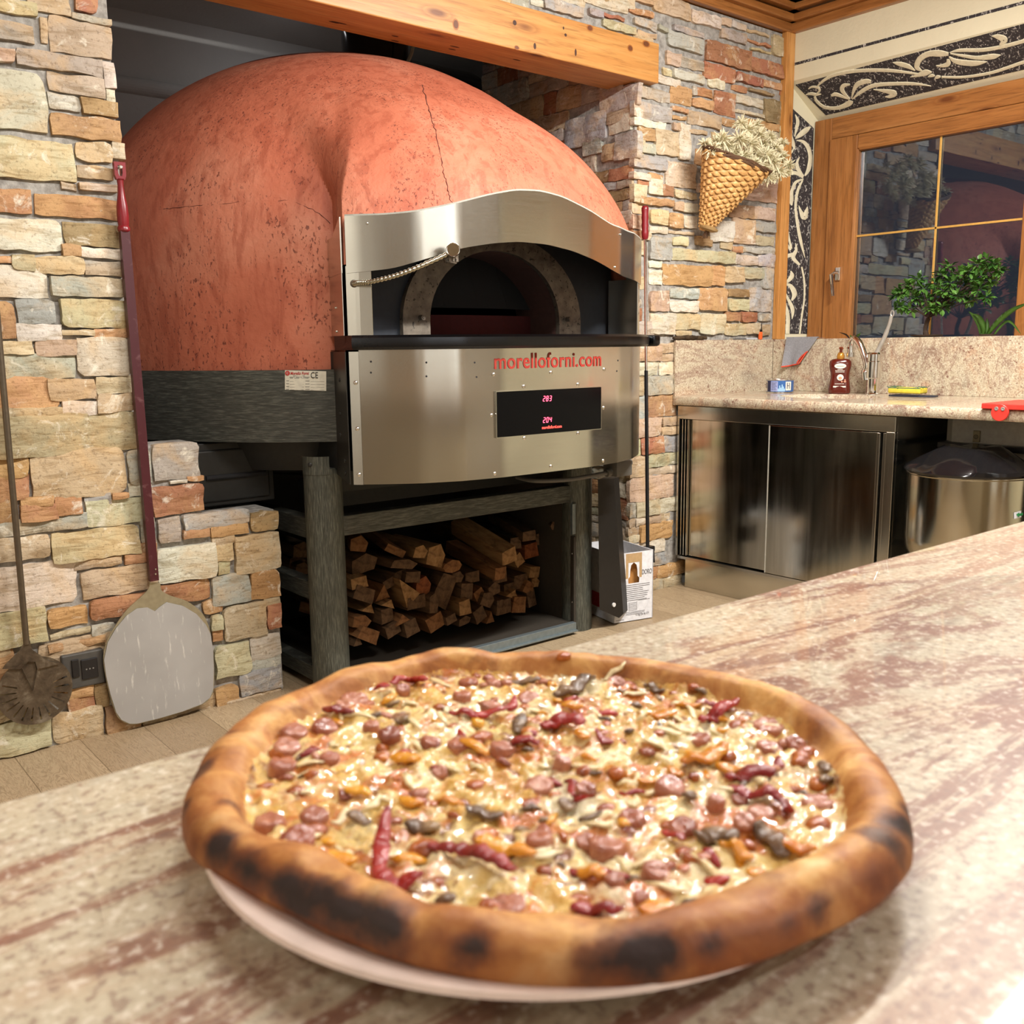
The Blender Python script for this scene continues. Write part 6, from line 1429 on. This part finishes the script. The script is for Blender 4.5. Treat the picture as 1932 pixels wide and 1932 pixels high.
for r in rs[1:]: G.append([bm.verts.new((PZ.x+par(t)*r*math.cos(t), PZ.y+par(t)*r*math.sin(t), CT+base+.0046+surf(r, t)[0]-(.004*smooth(.82, .9, r)))) for t in [2*PI*i/NT2 for i in range(NT2)]])
cv = bm.verts.new((PZ.x, PZ.y, CT+base+.0046+surf(0, 0)[0]))
for A, B in zip(G, G[1:]):
    for i in range(NT2): bm.faces.new((A[i], B[i], B[(i+1) % NT2], A[(i+1) % NT2]))
for i in range(NT2): bm.faces.new((G[0][i], G[0][(i+1) % NT2], cv))
def mk_cheese():
    m = M('melted_cheese'); a = m.noise(20, 5, .6, .7); b = m.noise(34, 5, .65, .8, m.vec((1, 1, 1), (0, 0, 0), (2, 5, 0))); d = m.noise(62, 4, .6, .4, m.vec((1, 1, 1), (0, 0, 0), (8, 1, 0)))
    c = m.ramp(a, [(.27, srgb(206, 136, 44)), (.40, srgb(232, 184, 90)), (.51, srgb(246, 218, 140)), (.70, srgb(252, 242, 204))])
    c = m.mix(m.ramp(b, [(.51, 0), (.61, .9)]), c, srgb(206, 112, 28))
    c = m.mix(m.ramp(d, [(.58, 0), (.66, .9)]), c, srgb(128, 58, 24))
    c = m.mix(m.ramp(b, [(.28, .7), (.36, 0)]), c, srgb(250, 242, 214))
    h = m.math('ADD', m.noise(60, 6, .7, .4), m.math('MULTIPLY', m.noise(130, 4, .6), .5)); m.bump(h, .9, .006)
    return m.set(col=c, rough=.2, spec=.7, coat=1.0, coatr=.03)
link('cheese', bm, mk_cheese(), PIZ, 'all')
def psurf(p):
    q = p-PZ; t = math.atan2(q.y, q.x); r = math.hypot(q.x, q.y)/par(t); return CT+base+.0046+surf(min(r, .99), t)[0]
rnd = random.Random(77)
def mk_food(name, c0, c1, c2, rough=.22, sc=40):
    m = M(name); n = m.noise(sc, 5, .65, .5); h = m.noise(140, 4, .7); m.bump(h, .7, .003); return m.set(col=m.ramp(n, [(.3, c0), (.52, c1), (.72, c2)]), rough=rough, spec=.5, coat=.25, coatr=.1)
SAUS = [mk_food('sausage', srgb(140, 76, 54), srgb(176, 112, 84), srgb(202, 150, 120)), mk_food('sausage_browned', srgb(116, 54, 34), srgb(158, 88, 60), srgb(188, 128, 98))]
PEPR = mk_food('red_pepper', srgb(92, 12, 8), srgb(152, 22, 14), srgb(186, 46, 26), .3, 25); PEPY = mk_food('yellow_pepper', srgb(190, 108, 16), srgb(220, 148, 28), srgb(236, 180, 60), .2, 25)
MUSH = mk_food('mushroom', srgb(56, 42, 28), srgb(108, 80, 52), srgb(176, 146, 104), .35, 45); BLIS = mk_food('cheese_blister', srgb(110, 46, 18), srgb(170, 88, 30), srgb(216, 140, 60), .2, 50)
CHD = mk_food('cheese_shred', srgb(226, 200, 140), srgb(242, 226, 178), srgb(250, 242, 214), .18, 40)
SA = [(480,1373,40),(612,1368,40),(540,1408,42),(533,1440,44),(622,1432,30),(508,1548,46),(592,1532,42),(562,1582,52),(665,1318,42),(640,1325,28),(884,1283,32),(932,1284,28),(998,1312,36),(872,1312,30),(925,1330,32),
(868,1400,40),(812,1398,34),(948,1408,40),(1018,1478,44),(735,1392,34),(760,1300,22),(1265,1482,46),(1192,1542,42),(1145,1588,54),(1108,1580,34),(1288,1552,42),(1178,1270,28),(1488,1358,46),(1452,1404,40),(1436,1528,40),(1542,1502,46),
(1105,1502,32),(1018,1588,42),(958,1698,58),(1110,1735,46),(1238,1640,42),(1405,1560,34),(1500,1400,30),(700,1370,26),(1060,1440,26),(1320,1390,34),(1350,1515,26),(830,1450,24),(1395,1500,24),(905,1580,28),(1160,1660,30),(1210,1690,26)]
for i, (x, y, s) in enumerate(SA):
    c_ = pz(x, y); q_ = c_-PZ; k_ = math.hypot(q_.x, q_.y)/par(math.atan2(q_.y, q_.x))
    if k_ > .80: c_ = PZ+Vector((q_.x, q_.y, 0))*(.80/k_)
    zz = psurf(c_); dist = (c_-EYE).length; r = s/2/FPX*dist*1.22; bm = newbm(); n = 22
    tl_ = Vector((rnd.uniform(-.25, .25), rnd.uniform(-.35, .1), 1)).normalized(); h = .0034*rnd.uniform(.7, 1.3)
    seed = rnd.random()*9; prof = [(1, -.004), (1.03, h*.35), (.97, h*.8), (.84, h), (.55, h*1.04), (.25, h*.98), (.001, h)]
    uu = tl_.orthogonal().normalized(); ww = tl_.cross(uu); rings = []
    for a_, z_ in prof: rings.append([bm.verts.new(Vector((c_.x, c_.y, zz))+(uu*math.cos(t)+ww*math.sin(t)*rnd.uniform(.98, 1.0))*r*a_*(1+.10*noise.noise((math.cos(t)*1.5, math.sin(t)*1.5, seed)))+tl_*(z_+.0012*noise.noise((math.cos(t)*a_*3, math.sin(t)*a_*3, seed+3)))) for t in [2*PI*k/n for k in range(n)]])
    for A, B in zip(rings, rings[1:]):
        for k in range(n): bm.faces.new((A[k], A[(k+1) % n], B[(k+1) % n], B[k]))
    link('sausage_slice', bm, SAUS[i % 3 == 1], PIZ, 'all')
def strip(name, pts, w, mat, lift=.003, flat=.42, curl=.0):
    Q = [pz(x, y) for x, y in pts]; km = max((v-PZ).to_2d().length/par(math.atan2(v.y-PZ.y, v.x-PZ.x)) for v in Q)
    if km > .82:
        cm = sum(Q, Vector())/len(Q)-PZ; cm.z = 0; sh_ = cm.normalized()*PR*(km-.82); Q = [v-sh_ for v in Q]
    P = spline(Q, 8); n = len(P); q = []
    for i, p in enumerate(P): p = p.copy(); p.z = psurf(p)+lift+curl*(i/(n-1))**2; q.append(p)
    bm = newbm(); tube(bm, q, [w*(.35+.65*math.sin(PI*min(1, max(0, (i+.6)/n))))*(1+.15*noise.noise((i*.4, w*99, len(pts)))) for i in range(n)], 10, flat=flat, up=(0, 0, 1))
    for v in bm.verts: v.co += Vector((0, 0, .0012*noise.noise(v.co*130)))
    link(name, bm, mat, PIZ, 'all')
for pts, w, cu in [([(688,1675),(697,1640),(703,1605),(714,1572)], .0042, .009),([(718,1662),(755,1672),(798,1660)], .0050, .002),([(808,1598),(850,1604),(895,1618),(935,1645),(972,1668)], .0048, .005),([(1372,1472),(1415,1462),(1462,1468)], .0058, .004),
 ([(1372,1484),(1425,1500),(1470,1512),(1492,1545)], .0048, .003),([(1440,1328),(1472,1314),(1503,1302)], .0052, .005),([(1022,1368),(1060,1360),(1102,1372)], .0062, .003),([(738,1298),(775,1286),(805,1298)], .0048, .003),([(965,1404),(1018,1402)], .0044, .001),
 ([(585,1332),(616,1342)], .0044, .001),([(1080,1722),(1130,1728),(1178,1742)], .0046, .002),([(848,1342),(900,1352),(960,1348)], .004, .001),([(705,1300),(735,1306)], .0036, .001),([(640,1345),(668,1352)], .003, .001),([(1250,1560),(1290,1590)], .003, .001),([(700,1668),(740,1672)], .005, .001),([(1330,1330),(1370,1335)], .003, 0)]:
    strip('red_pepper_strip', pts, w*.92, PEPR, curl=cu)
for pts, w, cu in [([(898,1588),(950,1596),(1008,1622)], .0056, .001),([(1285,1440),(1330,1434),(1370,1418)], .0062, .003),([(1352,1440),(1398,1452)], .005, .001),([(1228,1358),(1275,1345)], .005, .001),([(555,1642),(620,1655)], .006, .001),([(1478,1596),(1560,1612)], .0045, .001),
 ([(1215,1735),(1275,1718)], .0068, .001),([(870,1398),(920,1420)], .004, 0),([(1090,1378),(1108,1392)], .0045, .001),([(740,1425),(790,1440)], .005, 0),([(1480,1668),(1440,1685)], .0048, .001),([(1060,1330),(1100,1335)], .004, 0),([(1380,1600),(1420,1620)], .0035, 0),([(650,1490),(700,1500)], .004, 0),([(1090,1640),(1140,1650)], .0042, 0)]:
    strip('yellow_pepper_strip', pts, w*.92, PEPY, curl=cu)
for pts, w in [([(1050,1304),(1085,1294),(1122,1270)], .0055),([(1312,1588),(1350,1582),(1390,1598)], .0062),([(1428,1568),(1455,1585),(1482,1610)], .0055),([(880,1532),(950,1534)], .0042),([(955,1278),(1020,1282)], .004),([(655,1538),(700,1545)], .0036),([(765,1552),(830,1562)], .0050),([(1285,1704),(1330,1697)], .0040),
 ([(985,1350),(975,1375)], .004),([(745,1362),(770,1362)], .0042),([(1055,1515),(1085,1522)], .0042),([(1230,1280),(1265,1290)], .0035),([(1560,1470),(1580,1480)], .004),([(820,1700),(850,1715)], .004),([(1380,1280),(1400,1285)], .003),([(1290,1500),(1310,1512)], .0035),([(1590,1440),(1600,1460)], .0035)]:
    strip('mushroom_slice', pts, w, MUSH, .0026)
rnd = random.Random(41)
for i in range(96):      # browned blisters
    a = rnd.random()*2*PI; r = PR*.84*math.sqrt(rnd.random()); p = PZ+Vector((r*math.cos(a), r*math.sin(a), 0)); p.z = psurf(p); s = rnd.uniform(.0022, .0055); bm = newbm()
    lathe(bm, [(s*1.1, -.002), (s, .0008), (s*.7, s*.36), (s*.35, s*.5), (.00005, s*.52)], p, None, 12, sx=rnd.uniform(.7, 1.4))
    for v in bm.verts: v.co += Vector((.0012*noise.noise(v.co*300), .0012*noise.noise(v.co*270), 0))
    link('cheese_blister', bm, BLIS, PIZ, 'all')
for i in range(70):      # pale strands and lumps of cheese
    a = rnd.random()*2*PI; r = PR*.82*math.sqrt(rnd.random()); p = PZ+Vector((r*math.cos(a), r*math.sin(a), 0)); b = rnd.random()*PI; L = rnd.uniform(.003, .010); q = []
    for t in (-1, -.5, 0, .5, 1): w_ = p+Vector((math.cos(b)*L*t, math.sin(b)*L*t+.0025*math.sin(t*3+a), 0)); w_.z = psurf(w_)+.0012; q.append(w_)
    bm = newbm(); tube(bm, q, [.0008, .0019, .0024, .0018, .0008], 7, flat=.45, up=(0, 0, 1)); link('cheese_strand', bm, CHD, PIZ, 'all')

rnd = random.Random(90)
def scatter(rmax=.8):
    a = rnd.random()*2*PI; return PZ+Vector((math.cos(a), math.sin(a), 0))*PR*rmax*math.sqrt(rnd.random())
def bit(name, mat, L, w):
    p = scatter(); b = rnd.random()*PI; q = []
    for t in (-1, -.3, .4, 1): v_ = p+Vector((math.cos(b)*L*t, math.sin(b)*L*t, 0)); v_.z = psurf(v_)+w*.35; q.append(v_)
    bm = newbm(); tube(bm, q, [w*.4, w, w*.9, w*.35], 8, flat=.5, up=(0, 0, 1))
    for v in bm.verts: v.co += Vector((noise.noise(v.co*200), noise.noise(v.co*210), noise.noise(v.co*190)))*.0012
    link(name, bm, mat, PIZ, 'all')
for i in range(22): bit('red_pepper_strip', PEPR, rnd.uniform(.003, .008), rnd.uniform(.0022, .0036))
for i in range(26): bit('yellow_pepper_strip', PEPY, rnd.uniform(.003, .008), rnd.uniform(.0022, .004))
for i in range(26): bit('mushroom_slice', MUSH, rnd.uniform(.002, .006), rnd.uniform(.0014, .0028))
for i in range(22): bit('sausage_crumb', SAUS[i % 2], rnd.uniform(.003, .006), rnd.uniform(.003, .005))
